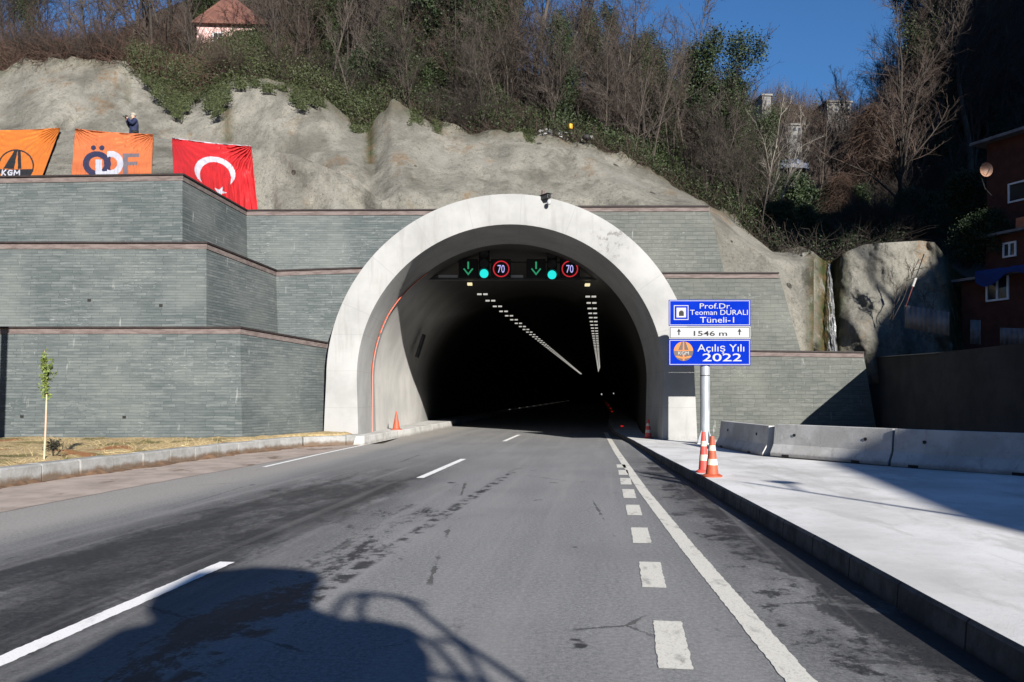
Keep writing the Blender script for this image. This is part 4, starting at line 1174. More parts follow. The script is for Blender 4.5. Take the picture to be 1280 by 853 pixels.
# tarpaulin draped over the roof edge
V = []; R_, C_ = 14, 60
for i in range(R_):
    for j in range(C_):
        a = j / (C_ - 1); s_ = .9 + 6.5 * a; w = i / (R_ - 1)
        x, y = s_, -.42 + (w - .35) * .35 if w > .35 else -.42
        z = hz(352, 31) + .14 + (.1 if w > .35 else -(0.35 - w) * 1.2 * (.7 + .5 * math.sin(a * 21))) + .06 * fbm(s_ * 2, w * 4, 1)
        V.append((x, y, z))
o = link("tarpaulin", mesh_np("tarpaulin", V, grid_faces(R_, C_), True), M['tarp']); o.location = (17.6, 31.2, 0); o.rotation_euler = (0, 0, yaw)
tag(o, "crumpled blue tarpaulin over the roof edge of the low brick house", "tarpaulin")
for px, py, Y, s_, lb in ((1212, 318, 32.5, .75, "dark shrub between the two brick houses, nearest the rock"), (1236, 312, 32.0, .8, "dark shrub under the upper brick house corner"), (1205, 275, 36, 1.0, "dark shrub left of the upper brick house")):
    plant('bush1', 0, 0, s_, lb, loc=P(px, py, Y) - Vector((0, 0, .6)))
# satellite dish
dish = thing("satellite_dish", "small round orange-white satellite dish beside the upper brick house", "satellite dish", P(1231, 213, 32.0))
mb = MB(); prof = [(.0, .0), (.1, .012), (.2, .05), (.26, .09)]
V = []; Fs = []
for r_, z_ in prof:
    for k in range(20):
        a = 2 * math.pi * k / 20; V.append((r_ * math.cos(a), -z_ - .02, r_ * 1.1 * math.sin(a)))
for i in range(3):
    for k in range(20): Fs.append((i*20+k, i*20+(k+1) % 20, (i+1)*20+(k+1) % 20, (i+1)*20+k))
MB().add(V, Fs).build("reflector", mottled("dish_paint", (.3, .16, .1), (.38, .22, .15), 6, .5), dish, True)
MB().tube([(0, .0, 0), (0, .3, -.1), (.3, .5, -.6), (.9, .9, -.9)], .02).build("bracket", M['steel_dark'], dish, True)
MB().tube([(0, -.1, -.24), (0, -.35, -.02)], .012).build("feed_arm", M['steel_dark'], dish)
# corrugated fence, pale sheets, striped pole
def corrugated(name, label, A, B_, h, cat):
    A, B_ = Vector(A), Vector(B_); d = B_ - A; L = d.length; n = int(L / .04)
    nn = Vector((-d.y, d.x, 0)).normalized(); V = []
    for i in range(n + 1):
        p = A + d * (i / n) + nn * .03 * math.sin(i * 1.4)
        V += [p, p + Vector((0, 0, h))]
    me = mesh_np(name, V, np.array([(2*i, 2*i+2, 2*i+3, 2*i+1) for i in range(n)]), True)
    o = link(name, me, M['corrugated'], None); md = o.modifiers.new("thickness", 'SOLIDIFY'); md.thickness = .006
    return tag(o, label, cat)
corrugated("sheet_fence", "sagging corrugated sheet fence in the shade below the rock", P(1131, 410, 28.6), P(1187, 420, 27.4), .82, "fence")
corrugated("sheet_fence", "short pale corrugated sheet leaning below the low brick house window", P(1250, 432, 27), P(1290, 434, 26), .6, "fence")
corrugated("leaning_sheet", "narrow pale sheet standing left of the low brick house", P(1213, 430, 28), P(1226, 431, 27.8), .85, "sheet")
pole = thing("striped_pole", "thin leaning red and white pole in front of the rock", "pole")
a, b = P(1132, 384, 28.4), P(1155, 318, 28.8)
MB().tube([a, a.lerp(b, .38)], .016).build("red_section", mottled("dull_red", (.12, .025, .02), (.08, .02, .015), 5, .7), pole)
MB().tube([a.lerp(b, .38), a.lerp(b, .55)], .045).build("white_rag", M['litter'], pole, True)
MB().tube([a.lerp(b, .55), b], .018).build("dark_section", M['black'], pole)
# leafless shrubs before the rock
for px, py, s, lb in ((1112, 400, .75, "leafless shrub in front of the sunlit rock"), (1172, 412, .55, "leafless sapling behind the corrugated fence")):
    plant('sprig', 0, 0, s, lb, loc=P(px, py, 28.7))
# pink gabled house among the trees
ph = boxhouse("gabled_house", "pink gabled house half hidden behind trees at the top", tuple(hill_pt(246, .30)), .06, 3.9, 5, -1.5, 1.5, M['pink'], M['rooftile'], .3, .1, [(.9, 1.5, .2, 1.1), (2.3, 2.9, .2, 1.1)], pitch=1.7)
# far buildings
def block(name, label, px0, px1, py0, py1, Y, mat, floors, cols):
    A = P(px0, py1, Y); w = (px1 - px0) / F * Y; h = (py1 - py0) / F * Y
    root = thing(name, label, "apartment block", A, .08)
    MB().box(0, w, 0, 10, -4, h).build("wall", mat, root)
    MB().box(-.3, w + .3, -.3, 10.3, h + .003, h + .4).build("roof", M['plaster'], root)
    for i in range(floors):
        for j in range(cols):
            x = w * (j + .25) / cols; z = h * (i + .3) / floors
            wn_ = MB().box(x, x + w / cols * .5, -.03, .1, z, z + h / floors * .45).build("window", M['pane'], root)
block("apartment_block", "flat roofed white apartment block on the far skyline", 1034, 1065, 128, 146, 190, M['plaster'], 3, 4)
block("apartment_block", "long pale building half hidden by trees below the far skyline", 984, 1003, 157, 176, 160, M['plaster'], 2, 3)
block("apartment_block", "narrow pale block behind the pale twin stemmed tree", 953, 964, 120, 134, 180, M['plaster'], 3, 2)
# grey tarpaulin heap and rubbish on the slope
mb = MB(); V = []
for i in range(12):
    for j in range(24):
        a = i / 11 * math.pi / 2; b = j / 23 * 2 * math.pi; k = 1 + .25 * fbm(i * .7, j * .7, 2)
        V.append((.95 * math.cos(a) * math.cos(b) * k, .6 * math.cos(a) * math.sin(b) * k, .62 * math.sin(a) * k))
o = link("tarpaulin", mesh_np("tarpaulin", V, grid_faces(12, 24), True), mottled("grey_tarpaulin", (.13, .145, .185), (.035, .04, .055), 4.5, .5)); o.location = P(990, 213, 47)
tag(o, "crumpled silver grey tarpaulin heap above the gully right of the pale tree", "tarpaulin")
rng = np.random.default_rng(21); cl = []
for px, v, sp, n in ((690, .04, 9, 60), (683, .015, 6, 40), (664, .22, 6, 40), (660, .3, 4, 25), (728, .02, 5, 15), (705, .03, 8, 15)):
    for _ in range(n): cl.append(tuple(hill_pt(px + rng.normal(0, sp), max(0, v + rng.normal(0, .02))) + Vector((0, -.2, rng.uniform(0, .35)))))
cl = np.array(cl)
o = link("litter", mesh_np("litter", *leaves(cl, np.full(len(cl), .1), rng)), M['litter']); tag(o, kind='stuff')
can = thing("plastic_canister", "bright yellow plastic canister caught among the trees above the arch", "canister", P(713, 158, 35.2), .5)
MB().box(-.08, .08, -.07, .07, -.12, .1).build("body", M['yellow'], can, True, .03)
MB().tube([(-.06, 0, .12), (-.05, 0, .17), (.04, 0, .17), (.05, 0, .12)], .012).build("handle", M['black'], can)
o = MB().ball((0, 0, 0), .19, .17, .15).build("rubbish_bag", M['black'], None, True); o.location = P(733, 172, 35.2); tag(o, "black rubbish bag at the slope edge right of the yellow canister", "bag")

# ------------------------------------------------------------------ flags
def seg_d(x, y, a, b):
    ax, ay = a; bx, by = b; dx, dy = bx - ax, by - ay
    t_ = np.clip(((x - ax) * dx + (y - ay) * dy) / (dx * dx + dy * dy + 1e-12), 0, 1)
    return np.hypot(x - ax - t_ * dx, y - ay - t_ * dy)
def strokes(x, y, segs, w):
    d = np.full(x.shape, 9e9)
    for a, b in segs: d = np.minimum(d, seg_d(x, y, a, b))
    return d < w
def flag(name, label, quad, mats, paintf, wr=1.0, seed=0, nu=220, nv=150):
    """quad: four photo pixels (tl, tr, br, bl); the cloth lies on the bulge of the slope. paintf(px, py) -> material index"""
    tl, tr, br, bl = [np.array(q, float) for q in quad]
    u = np.linspace(0, 1, nu)[None, :, None]; v = np.linspace(0, 1, nv)[:, None, None]
    pp = (tl * (1 - u) + tr * u) * (1 - v) + (bl * (1 - u) + br * u) * v
    V = []
    for i in range(nv):
        for j in range(nu):
            px, py = pp[i, j]; uu, vv = j / (nu - 1), i / (nv - 1)
            Y = bulge_depth(px, min(py, 222 if px < 228 else 222 + (px - 228) * .56)) - .5
            # pull folds: fine diagonal creases radiating from the tied corners
            a1 = math.atan2(vv + .03, uu + .03); a2 = math.atan2(vv + .03, 1.03 - uu)
            f = .08 * math.sin(a1 * 30 + 4 * fbm(uu * 3, vv * 3, seed)) * (1 - min(1, math.hypot(uu, vv) * 1.3)) + .09 * math.sin(a2 * 34 + 4 * fbm(uu * 3, vv * 3, seed + 3)) * (1 - min(1, math.hypot(1 - uu, vv) * 1.2))
            f += .06 * fbm(uu * 26, vv * 2.5, seed + 9) * (.3 + vv) * wr + .14 * fbm(uu * 3, vv * 2, seed + 5)
            p = P(px, py + 1.2 * math.sin(uu * 3.14) * (1 - vv), Y)
            rc = p - Vector((0, 0, EYE)); V.append(Vector((0, 0, EYE)) + rc * (1 - f * wr * 1.3 / Y))
    Q = grid_faces(nv, nu)
    cen = pp.reshape(-1, 2)[Q].mean(1)
    idx = paintf(cen[:, 0], cen[:, 1])
    me = mesh_np(name, V, Q, True, idx)
    o = link(name, me, mats)
    md = o.modifiers.new("thickness", 'SOLIDIFY'); md.thickness = .01
    return tag(o, label, "flag", "flags hanging over the top wall")
def z3(x, y): return x / 3.765, 130 + y / 3.765     # crop pixels -> photo pixels
def paint1(px, py):
    x, y = px * 3.765, (py - 130) * 3.765
    idx = np.zeros(px.shape, int)
    cx, cy, rx, ry = 76, 292, 81, 76
    rr = np.hypot((x - cx) / rx, (y - cy) / ry)
    idx[(np.abs(rr - 1) < .045)] = 1
    left = (y > 218) & (y < 306) & (x > 76 - (y - 216) * .62 - 6) & (x < 76 - (y - 216) * .20 + 8)
    right = (y > 218) & (y < 306) & (x > 84) & (x < 98 + (y - 218) * .04)
    idx[left | right] = 1
    band = (y > 308) & (rr < 1.0) & (y < 345)
    idx[band] = 1
    cross = (y > 345) & (np.abs(x - 76) < 60)
    segs = []
    for k, pts in enumerate(([((12, 312), (9, 336)), ((27, 312), (12, 324)), ((13, 323), (26, 336))],
                             [((58, 315), (45, 313)), ((45, 313), (38, 324)), ((38, 324), (42, 335)), ((42, 335), (54, 335)), ((54, 335), (57, 325)), ((57, 325), (49, 325))],
                             [((66, 337), (70, 313)), ((70, 313), (79, 328)), ((79, 328), (92, 313)), ((92, 313), (92, 337))])): segs += pts
    idx[strokes(x, y, segs, 3.0)] = 2
    return idx
flag("flag", "orange flag at the left edge with a black round road emblem lettered KGM", [(-28, 163), (75.5, 160), (47, 236), (-34, 236)], [M['flag_orange'], M['black'], M['flag_white']], paint1, 1.0, 1)
def paint2(px, py):
    x, y = px * 3.765, (py - 130) * 3.765
    idx = np.zeros(px.shape, int)
    r = np.hypot((x - 456) / 66, (y - 282) / 60)
    idx[(r < 1) & (r > .55) & (y < 345)] = 1
    for cx in (440, 480): idx[np.hypot(x - cx, y - 206) < 12] = 1
    r2 = np.hypot((x - 522) / 58, (y - 280) / 60)
    white = ((r2 < 1) & (r2 > .52) & (x > 505)) | ((x > 450) & (x < 480) & (y > 262) & (y < 345)) | ((x > 470) & (x < 540) & (y > 318) & (y < 340))
    idx[white] = 2
    inner = (r2 < .55) & (x > 490) & (x < 520) & (y > 235) & (y < 318)
    idx[inner] = 1
    Fs_ = ((x > 578) & (x < 602) & (y > 234) & (y < 335)) | ((x > 578) & (x < 655) & (y > 233) & (y < 251)) | ((x > 578) & (x < 645) & (y > 272) & (y < 290))
    idx[Fs_ & ~white] = 3
    return idx
flag("flag", "orange flag with large dark and white letters between the emblem flag and the red flag", [(94, 161), (191.5, 168), (189, 232), (88, 238)], [M['flag_peach'], M['flag_navy'], M['flag_white'], M['flag_grey']], paint2, 1.3, 4)
def paint3(px, py):
    x, y = px * 3.765, (py - 130) * 3.765
    idx = np.zeros(px.shape, int)
    # shapes sheared with the cloth
    dx, dy = x - 1011, y - 318; k = dy + dx * -.10
    o1 = np.hypot(dx / 96, (y - (320 + dx * .12)) / 74); dx2 = x - 1013
    i1 = np.hypot((x - 1014) / 74, (y - (342 + dx2 * .12)) / 70)
    idx[(o1 < 1) & (i1 > 1)] = 1
    cx, cy = 1034, 415; a = np.arctan2((y - cy) * 1.15, x - cx) + .2; rr = np.hypot(x - cx, (y - cy) * 1.15)
    star = np.zeros(px.shape, bool); ang = np.mod(a + math.pi / 2, 2 * math.pi / 5) - math.pi / 5
    lim = 34 * math.cos(math.radians(72)) / np.maximum(np.cos(math.radians(36) * 0 + (math.pi / 5 - np.abs(ang)) + math.radians(36)), .2)
    star = rr < np.clip(lim * 1.0, 0, 36)
    idx[star] = 1
    idx[(py < 172 + (px - 215) * .1 + 1.3)] = 1
    return idx
flag("flag", "red flag with a white crescent and star, right of the two orange flags", [(215, 172), (314, 182.5), (323, 272), (219, 262)], [M['flag_red'], M['flag_white']], paint3, 1.1, 8)

# ------------------------------------------------------------------ person behind the flags
def skin_mesh(name, verts, edges, radii, mat, parent, lev=2):
    me = bpy.data.meshes.new(name); me.from_pydata(verts, edges, [])
    o = bpy.data.objects.new("tmp", me); COL.objects.link(o)
    o.modifiers.new("s", 'SKIN'); sd = me.skin_vertices[0].data
    for i, r_ in enumerate(radii): sd[i].radius = (r_, r_) if not hasattr(r_, '__len__') else r_
    sd[0].use_root = True
    sb = o.modifiers.new("ss", 'SUBSURF'); sb.levels = lev; sb.render_levels = lev
    dg = bpy.context.evaluated_depsgraph_get(); dg.update()
    m2 = bpy.data.meshes.new_from_object(o.evaluated_get(dg)); m2.name = name
    bpy.data.objects.remove(o)
    for p in m2.polygons: p.use_smooth = True
    m2.materials.clear()
    return link(name, m2, mat, parent)
hp = P(167.5, 142, 33.0)
per = thing("person", "person in a navy hooded jacket holding a camera up to the face, behind the flags", "person", (hp.x, hp.y, hp.z - 1.74), math.radians(-52))
# faces local -Y; pelvis first
v = [(0,0,.95),(0,0,1.15),(0,-.01,1.38),(0,-.02,1.5),(0,-.05,1.6),
     (.17,0,1.42),(.24,-.12,1.2),(.07,-.30,1.50),(-.17,0,1.42),(-.24,-.12,1.2),(-.07,-.30,1.50),
     (.1,0,.9),(.11,-.02,.5),(.11,.02,.08),(.11,-.12,.04),(-.1,0,.9),(-.11,-.02,.5),(-.11,.02,.08),(-.11,-.12,.04),(0,-.04,1.68)]
e = [(0,1),(1,2),(2,3),(3,4),(2,5),(5,6),(6,7),(2,8),(8,9),(9,10),(0,11),(11,12),(12,13),(13,14),(0,15),(15,16),(16,17),(17,18),(4,19)]
rad = [.14,.14,.15,.055,.09,.07,.05,.035,.07,.05,.035,.09,.06,.045,.04,.09,.06,.045,.04,.075]
skin_mesh("body", v, e, rad, M['skin'], per)
jv = v[:3] + [(.18,0,1.42),(.25,-.12,1.2),(.09,-.27,1.46),(-.18,0,1.42),(-.25,-.12,1.2),(-.09,-.27,1.46),(0,.06,1.52),(0,0,.8)]
skin_mesh("jacket", jv, [(0,1),(1,2),(2,3),(3,4),(4,5),(2,6),(6,7),(7,8),(2,9),(0,10)], [.19,.19,.19,.095,.08,.055,.095,.08,.055,.1,.18], M['navy'], per)
skin_mesh("trousers", [(0,0,.9),(.1,0,.86),(.11,-.02,.5),(.11,.02,.1),(-.1,0,.86),(-.11,-.02,.5),(-.11,.02,.1)], [(0,1),(1,2),(2,3),(0,4),(4,5),(5,6)], [.15,.11,.08,.07,.11,.08,.07], M['black'], per)
MB().ball((0, -.02, 1.68), .1, .115, .085).build("hair", M['hair'], per, True)
cm = thing("camera", "small black camera held up by the person behind the flags", "camera", (hp.x - .24, hp.y - .18, hp.z - .2), math.radians(-52))
MB().box(-.07, .07, -.04, .04, -.05, .05).build("body", M['black'], cm, bevel=.01)
MB().tube([(0, -.04, 0), (0, -.12, 0)], .035, 12).build("lens", M['steel_dark'], cm)

# ------------------------------------------------------------------ name sign
SY = 24.2; k = SY / F
sg = thing("road_sign", "blue and white tunnel name sign of three panels on a galvanised post", "road sign", (0, 0, 0))
def sx(px): return (px - CX) * k
def sz(py): return EYE + (HY - py) * k
def crop(x, y): return 820 + x / 4.264, 360 + y / 4.264
def rect(mb, px0, px1, py0, py1, y0, y1): mb.box(sx(px0), sx(px1), y0, y1, sz(py1), sz(py0))
def panel(px0, px1, py0, py1, body, border, nm="panel"):
    mb = MB(); rect(mb, px0, px1, py0, py1, SY, SY + .03); pn = mb.build(nm, body, sg, bevel=.006)
    b = MB(); w = .7; i = .9
    for a in ((px0+i, px1-i, py0+i, py0+i+w), (px0+i, px1-i, py1-i-w, py1-i), (px0+i, px0+i+w, py0+i+w, py1-i-w), (px1-i-w, px1-i, py0+i+w, py1-i-w)): rect(b, a[0], a[1], a[2], a[3], SY - .004, SY - .001)
    b.build("border", border, pn)
    return pn
pA = panel(836, 938, 375, 407.6, M['blue'], M['white']); pB = panel(836.6, 938, 408.2, 423.8, M['white'], M['black']); pC = panel(836, 938, 424.4, 457, M['blue'], M['white'])
def txt(s, cx, cy, w, h, mat, par, bold=.0):
    x, y = crop(cx, cy); seg_text(s, w / 4.264 * k, h / 4.264 * k, sx(x), sz(y), SY - .006, mat, par, bold=bold)
txt("Prof.Dr.", 318, 97, 170, 28, M['white'], pA); txt("Teoman DURALI", 335, 131, 308, 27, M['white'], pA); txt("T\u00fcneli-1", 325, 171, 182, 30, M['white'], pA)
txt("1546 m", 290, 243, 178, 27, M['black'], pB, .012); txt("A\u00e7\u0131l\u0131\u015f Y\u0131l\u0131", 345, 326, 250, 50, M['white'], pC); txt("2022", 352, 371, 208, 42, M['white'], pC, .008)
def crect(mb, x0, x1, y0, y1, ya, yb):
    a, b = crop(x0, y0), crop(x1, y1); rect(mb, a[0], b[0], a[1], b[1], ya, yb)
ic = MB()
for a in ((95, 173, 93, 97), (95, 173, 167, 171), (95, 99, 97, 167), (169, 173, 97, 167)): crect(ic, *a, SY - .005, SY - .002)
crect(ic, 109, 160, 106, 158, SY - .005, SY - .002); ico = ic.build("tunnel_symbol", M['white'], pA)
x0, y0 = crop(122, 150); x1, y1 = crop(148, 120); xc = (sx(x0) + sx(x1)) / 2; rw = (sx(x1) - sx(x0)) / 2
pts = [(sx(x0), SY - .009, sz(y0))] + [(xc - rw * math.cos(i * math.pi / 10), SY - .009, sz(crop(0, 134)[1]) + rw * math.sin(i * math.pi / 10)) for i in range(11)] + [(sx(x1), SY - .009, sz(y0))]
MB().prism(pts, (0, .003, 0)).build("arch_symbol", M['black'], ico)
for ax_ in (122, 445):
    mb = MB(); crect(mb, ax_ - 3, ax_ + 3, 232, 252, SY - .007, SY - .003)
    tri = [crop(ax_, 217), crop(ax_ + 11, 235), crop(ax_ + 3, 233), crop(ax_ - 3, 233), crop(ax_ - 11, 235)]
    mb.prism([(sx(a), SY - .007, sz(b)) for a, b in tri], (0, .003, 0)); mb.build("arrow", M['black'], pB)
# round road emblem
def disc(cx, cy, r, y, a0=0, a1=360, n=40):
    x, yv = crop(cx, cy); R = r / 4.264 * k
    return [(sx(x) + R * math.cos(math.radians(a0 + (a1 - a0) * i / n)), y, sz(yv) + R * math.sin(math.radians(a0 + (a1 - a0) * i / n))) for i in range(n + (0 if a1 - a0 >= 360 else 1))]
em = MB().prism(disc(146, 338, 52, SY - .006), (0, .004, 0)).build("emblem", M['emblem_dark'], pC)
MB().prism(disc(146, 338, 51, SY - .009, 2, 178), (0, .002, 0)).build("upper_half", M['orange_logo'], em)
mb = MB()
for poly in ([(136, 288), (144, 288), (142, 332), (118, 332)], [(149, 288), (157, 288), (174, 332), (151, 332)]):
    mb.prism([(sx(crop(a, b)[0]), SY - .012, sz(crop(a, b)[1])) for a, b in poly], (0, .002, 0))
mb.build("road_mark", M['emblem_dark'], em)
mb = MB(); crect(mb, 142, 151, 358, 388, SY - .010, SY - .007)
for poly in ([(104, 366), (112, 362), (142, 370), (142, 377), (118, 374)], [(189, 366), (181, 362), (151, 370), (151, 377), (175, 374)]):
    mb.prism([(sx(crop(a, b)[0]), SY - .010, sz(crop(a, b)[1])) for a, b in poly], (0, .002, 0))
mb.build("crossroad_mark", M['orange_logo'], em)
txt("KGM", 146, 348, 56, 17, M['white'], em, .0)
for o_ in em.children:
    if o_.name.startswith("lettering"):
        for v_ in o_.data.vertices: v_.co.y = SY - .014
# post, collar, flange
pcx = sx(883); pz0 = pz(SY)
MB().tube([(pcx, SY + .18, pz0), (pcx, SY + .18, sz(378))], .145, 20).build("post", M['galv'], sg, True)
MB().tube([(pcx, SY + .18, sz(470)), (pcx, SY + .18, sz(469))], .15, 20).build("joint_collar", M['steel_dark'], sg, True)
mb = MB().box(pcx - .3, pcx + .3, SY - .12, SY + .48, pz0 - .01, pz0 + .03)
for a in range(4):
    d = Vector((math.cos(a * math.pi / 2 + .5), math.sin(a * math.pi / 2 + .5), 0)); q = Vector((pcx, SY + .18, pz0 + .03)); n_ = Vector((-d.y, d.x, 0)) * .012
    mb.prism([q + d * .13 - n_, q + d * .29 - n_, q + d * .29 + Vector((0, 0, .06)) - n_, q + d * .13 + Vector((0, 0, .42)) - n_], n_ * 2)
mb.build("flange", M['galv'], sg)
mb = MB()
for zz in (sz(392), sz(441)): mb.box(sx(842), sx(932), SY + .03, SY + .07, zz - .03, zz + .03)
mb.build("rail", M['galv'], sg)

# ------------------------------------------------------------------ cones and barriers
def cone(label, loc, h, rb, mats, rt=.03, tilt=0, group="traffic cones"):
    root = thing("traffic_cone", label, "traffic cone", loc, random.uniform(0, 1), group)
    MB().lathe([(rb * 1.5, 0), (rb * 1.5, .025), (rb * 1.08, .045), (rb, .05)], n=24).build("base", mats[0], root, True)
    def r_at(z): return rb + (rt - rb) * (z / h)
    z = .05
    for i, fr in enumerate((.24, .16, .22, .14, .24)):
        z2 = z + fr * (h - .05); e = .003 if i % 2 else 0
        MB().lathe([(r_at(z) + e, z), (r_at(z2) + e, z2)], n=24).build("body" if i % 2 == 0 else "reflective_band", mats[i % 2], root, True)
        z = z2
    root.rotation_euler.x = tilt
    return root
cone("squat orange cone with dirty pale bands, nearest the kerb before the sign", G(890, 596, .2), .70, .118, (M['cone'], M['cone_band']), .035)
cone("slim red and white cone just behind the squat cone before the sign", G(879.5, 590.5, .2), .74, .095, (M['cone_red'], M['cone_band']), .035, math.radians(0))
cone("small orange cone on the sunlit walkway inside the tunnel mouth", (-4.5, 31.0, .28), .72, .15, (M['cone'], M['cone']), .02)
cone("red and white cone in the shade at the right foot of the arch", (4.72, 27.6, .13), .66, .13, (M['cone_red'], M['cone_band']), .03)

def barrier(label, A, B_, h):
    A, B_ = Vector(A), Vector(B_); d = B_ - A; L = d.length
    root = thing("concrete_barrier", label, "barrier", A, math.atan2(d.y, d.x), "concrete barriers on the pavement")
    # section in local y-z; local x along the barrier, -y faces the road
    pr = [(-.24, 0), (-.24, .08), (-.13, .28), (-.085, h), (.085, h), (.13, .28), (.24, .08), (.24, 0)]
    pr = [(y + .24, z) for y, z in pr]
    mb = MB().prism([(0.01, y, z) for y, z in pr], (L - .02, 0, 0)); mb.build("body", M['barrier'], root, bevel=.012)
    for fx in (.2, .8):
        MB().tube([(L * fx, .115 , h * .68), (L * fx, .16, h * .68)], .035, 10).build("lifting_hole", M['black'], root)
        MB().box(L * (fx - .05) - .1, L * (fx - .05) + .1, -.004, .1, .0, .055).build("drain_slot", M['black'], root)
    return root
barrier("shaded concrete barrier turned away from the road, nearest the sign", G(894, 558, .17), G(953, 569, .2), .72)
barrier("sunlit concrete barrier, middle of the three", G(962, 570, .2), G(1110.5, 582.5, .2), .74)
barrier("concrete barrier half in shade at the right edge", G(1112.5, 583, .2), G(1112.5, 583, .2) + (G(1280, 595.5, .2) - G(1112.5, 583, .2)).normalized() * 3.1, .74)

# ------------------------------------------------------------------ sapling and dark shrub on the verge
sb = G(55, 575, .36)
sap = thing("sapling", "young sapling with a thin pale stem and a tuft of green leaves on the verge", "sapling", sb)
MB().tube([(0, 0, -.05), (.03, 0, .6), (.05, 0, 1.2), (.02, .02, 1.7), (.0, .02, 2.12)], [.018, .016, .014, .009, .004], 6).build("trunk", mottled("sapling_bark", (.5, .36, .25), (.4, .29, .2), 5, .8), sap, True)
rng = np.random.default_rng(3); n = 34
zz = rng.uniform(1.2, 2.0, n); st = np.stack([np.full(n, .03), np.full(n, 0.0), zz - .1], 1); dd = rng.normal(0, .28, (n, 3)); dd[:, 2] = 1
q, r_ = strands(st, dd, rng.uniform(.2, .5, n) * np.interp(zz, [1.2, 1.45, 2.0], [.8, 1.2, .45]), np.full(n, .004), 5, .08, .06, rng)
cent = np.repeat(q[:, 1:].reshape(-1, 3), 5, 0); cent = cent + rng.normal(0, .018, cent.shape)
link("crown", mesh_np("crown", *merge([leaves(cent, np.full(len(cent), .03), rng), tubes(q, r_, 3)])), M['sapling'], sap)
db = G(66.5, 573, .36)
shr = thing("shrub", "tiny dark withered shrub right beside the sapling stem", "shrub", db)
MB().tube([(0, 0, -.03), (0, 0, .2), (.01, 0, .32)], [.018, .014, .008], 6).build("stem", M['bark_dark'], shr)
cent = rng.normal(0, 1, (420, 3)) * np.array([.075, .06, .06]) + np.array([.01, 0, .25])
dd = rng.normal(0, 1, (40, 3)); q, r_ = strands(np.tile(np.array([[0, 0, .2]]), (40, 1)), dd + np.array([0, 0, .3]), rng.uniform(.08, .2, 40), np.full(40, .004), 3, .1, 0, rng)
link("foliage", mesh_np("foliage", *merge([leaves(cent, np.full(420, .022), rng), tubes(q, r_)])), M['shrub_dark'], shr)

# ------------------------------------------------------------------ signal gantry and tunnel equipment
GY = 31.0; gk = GY / F
def gx(px): return (px - CX) * gk
def gz(py): return EYE + (HY - py) * gk
gan = thing("signal_gantry", "dark steel beam across the tunnel mouth carrying the lane signals", "gantry")
MB().box(gx(508), gx(812), GY + .05, GY + .35, gz(349.5), gz(346)).build("beam", M['steel_dark'], gan)
for a, b in ((548, 572), (638.5, 654)): MB().box(gx(a), gx(b), GY + .02, GY + .045, gz(347), gz(343.8)).build("reflector_plate", M['white'], gan)
MB().box(gx(520), gx(800), GY + .2, GY + .26, gz(328), gz(326)).build("upper_rail", M['steel_dark'], gan)
def lane_signal(x0, x1, label):
    root = thing("lane_signal", label, "lane signal", group="lane signals")
    MB().box(gx(x0), gx(x1), GY - .12, GY + .18, gz(348.5), gz(324.5)).build("housing", M['black'], root, bevel=.02)
    c = (x0 + x1) / 2; w = 1.0; y = GY - .128; mb = MB()
    mb.box(gx(c - w), gx(c + w), y, y + .005, gz(337), gz(328))
    for s_ in (-1, 1):
        mb.prism([(gx(c), y, gz(345)), (gx(c + s_ * 6.2), y, gz(337.2)), (gx(c + s_ * 5), y, gz(336)), (gx(c), y, gz(342.3))], (0, .005, 0))
    mb.build("green_arrow", M['green_led'], root)
def traffic_light(x0, x1, y0, y1, cy, label):
    root = thing("traffic_light", label, "traffic light", group="traffic lights on the gantry")
    MB().box(gx(x0), gx(x1), GY - .16, GY + .1, gz(y1), gz(y0)).build("housing", M['black'], root, bevel=.03)
    c = (x0 + x1) / 2
    for cyy, mt, nm in ((y0 + 6.5, M['steel_dark'], "lamp"), ((y0 + 6.5 + cy) / 2, M['steel_dark'], "lamp"), (cy, M['cyan_led'], "lit_lamp")):
        V = [(gx(c) + .17 * math.cos(i * math.pi / 12), GY - .17, gz(cyy) + .17 * math.sin(i * math.pi / 12)) for i in range(24)]
        ob = MB().prism(V, (0, .012, 0)).build(nm, mt, root)
        vis = [(gx(c) + .19 * math.cos(a), GY - .16, gz(cyy) + .19 * math.sin(a)) for a in [math.radians(-20 + i * 220 / 14) for i in range(15)]]
        MB().add(vis + [(p[0], p[1] - .22, p[2]) for p in vis], [(i, i+1, 16+i, 15+i) for i in range(14)]).build("visor", M['black'], ob)
def speed_sign(x0, x1, cx, label):
    root = thing("speed_sign", label, "speed sign", group="lit speed signs on the gantry")
    MB().box(gx(x0), gx(x1), GY - .12, GY + .18, gz(348.5), gz(324.5)).build("housing", M['black'], root, bevel=.02)
    y = GY - .13; V = []; n = 40
    for r_ in (.32, .275):
        for i in range(n): a = 2 * math.pi * i / n; V.append((gx(cx) + r_ * math.cos(a), y, gz(337) + r_ * math.sin(a)))
    MB().add(V, [(i, (i+1) % n, n + (i+1) % n, n + i) for i in range(n)]).build("red_ring", M['red_led'], root)
    seg_text("70", .27, .3, gx(cx), gz(337), y - .002, M['digit_led'], root, "digits")
lane_signal(573.5, 597.5, "lit green arrow panel over the left lane"); lane_signal(658, 682, "lit green arrow panel over the right lane")
traffic_light(598.6, 612, 311, 349.5, 343, "traffic light with a lit green lamp over the left lane"); traffic_light(683.6, 696, 312, 350, 344.5, "traffic light with a lit green lamp over the right lane")
speed_sign(614, 638.5, 626.5, "lit red ring speed sign reading 70 over the left lane"); speed_sign(700, 724.5, 712, "lit red ring speed sign reading 70 over the right lane")
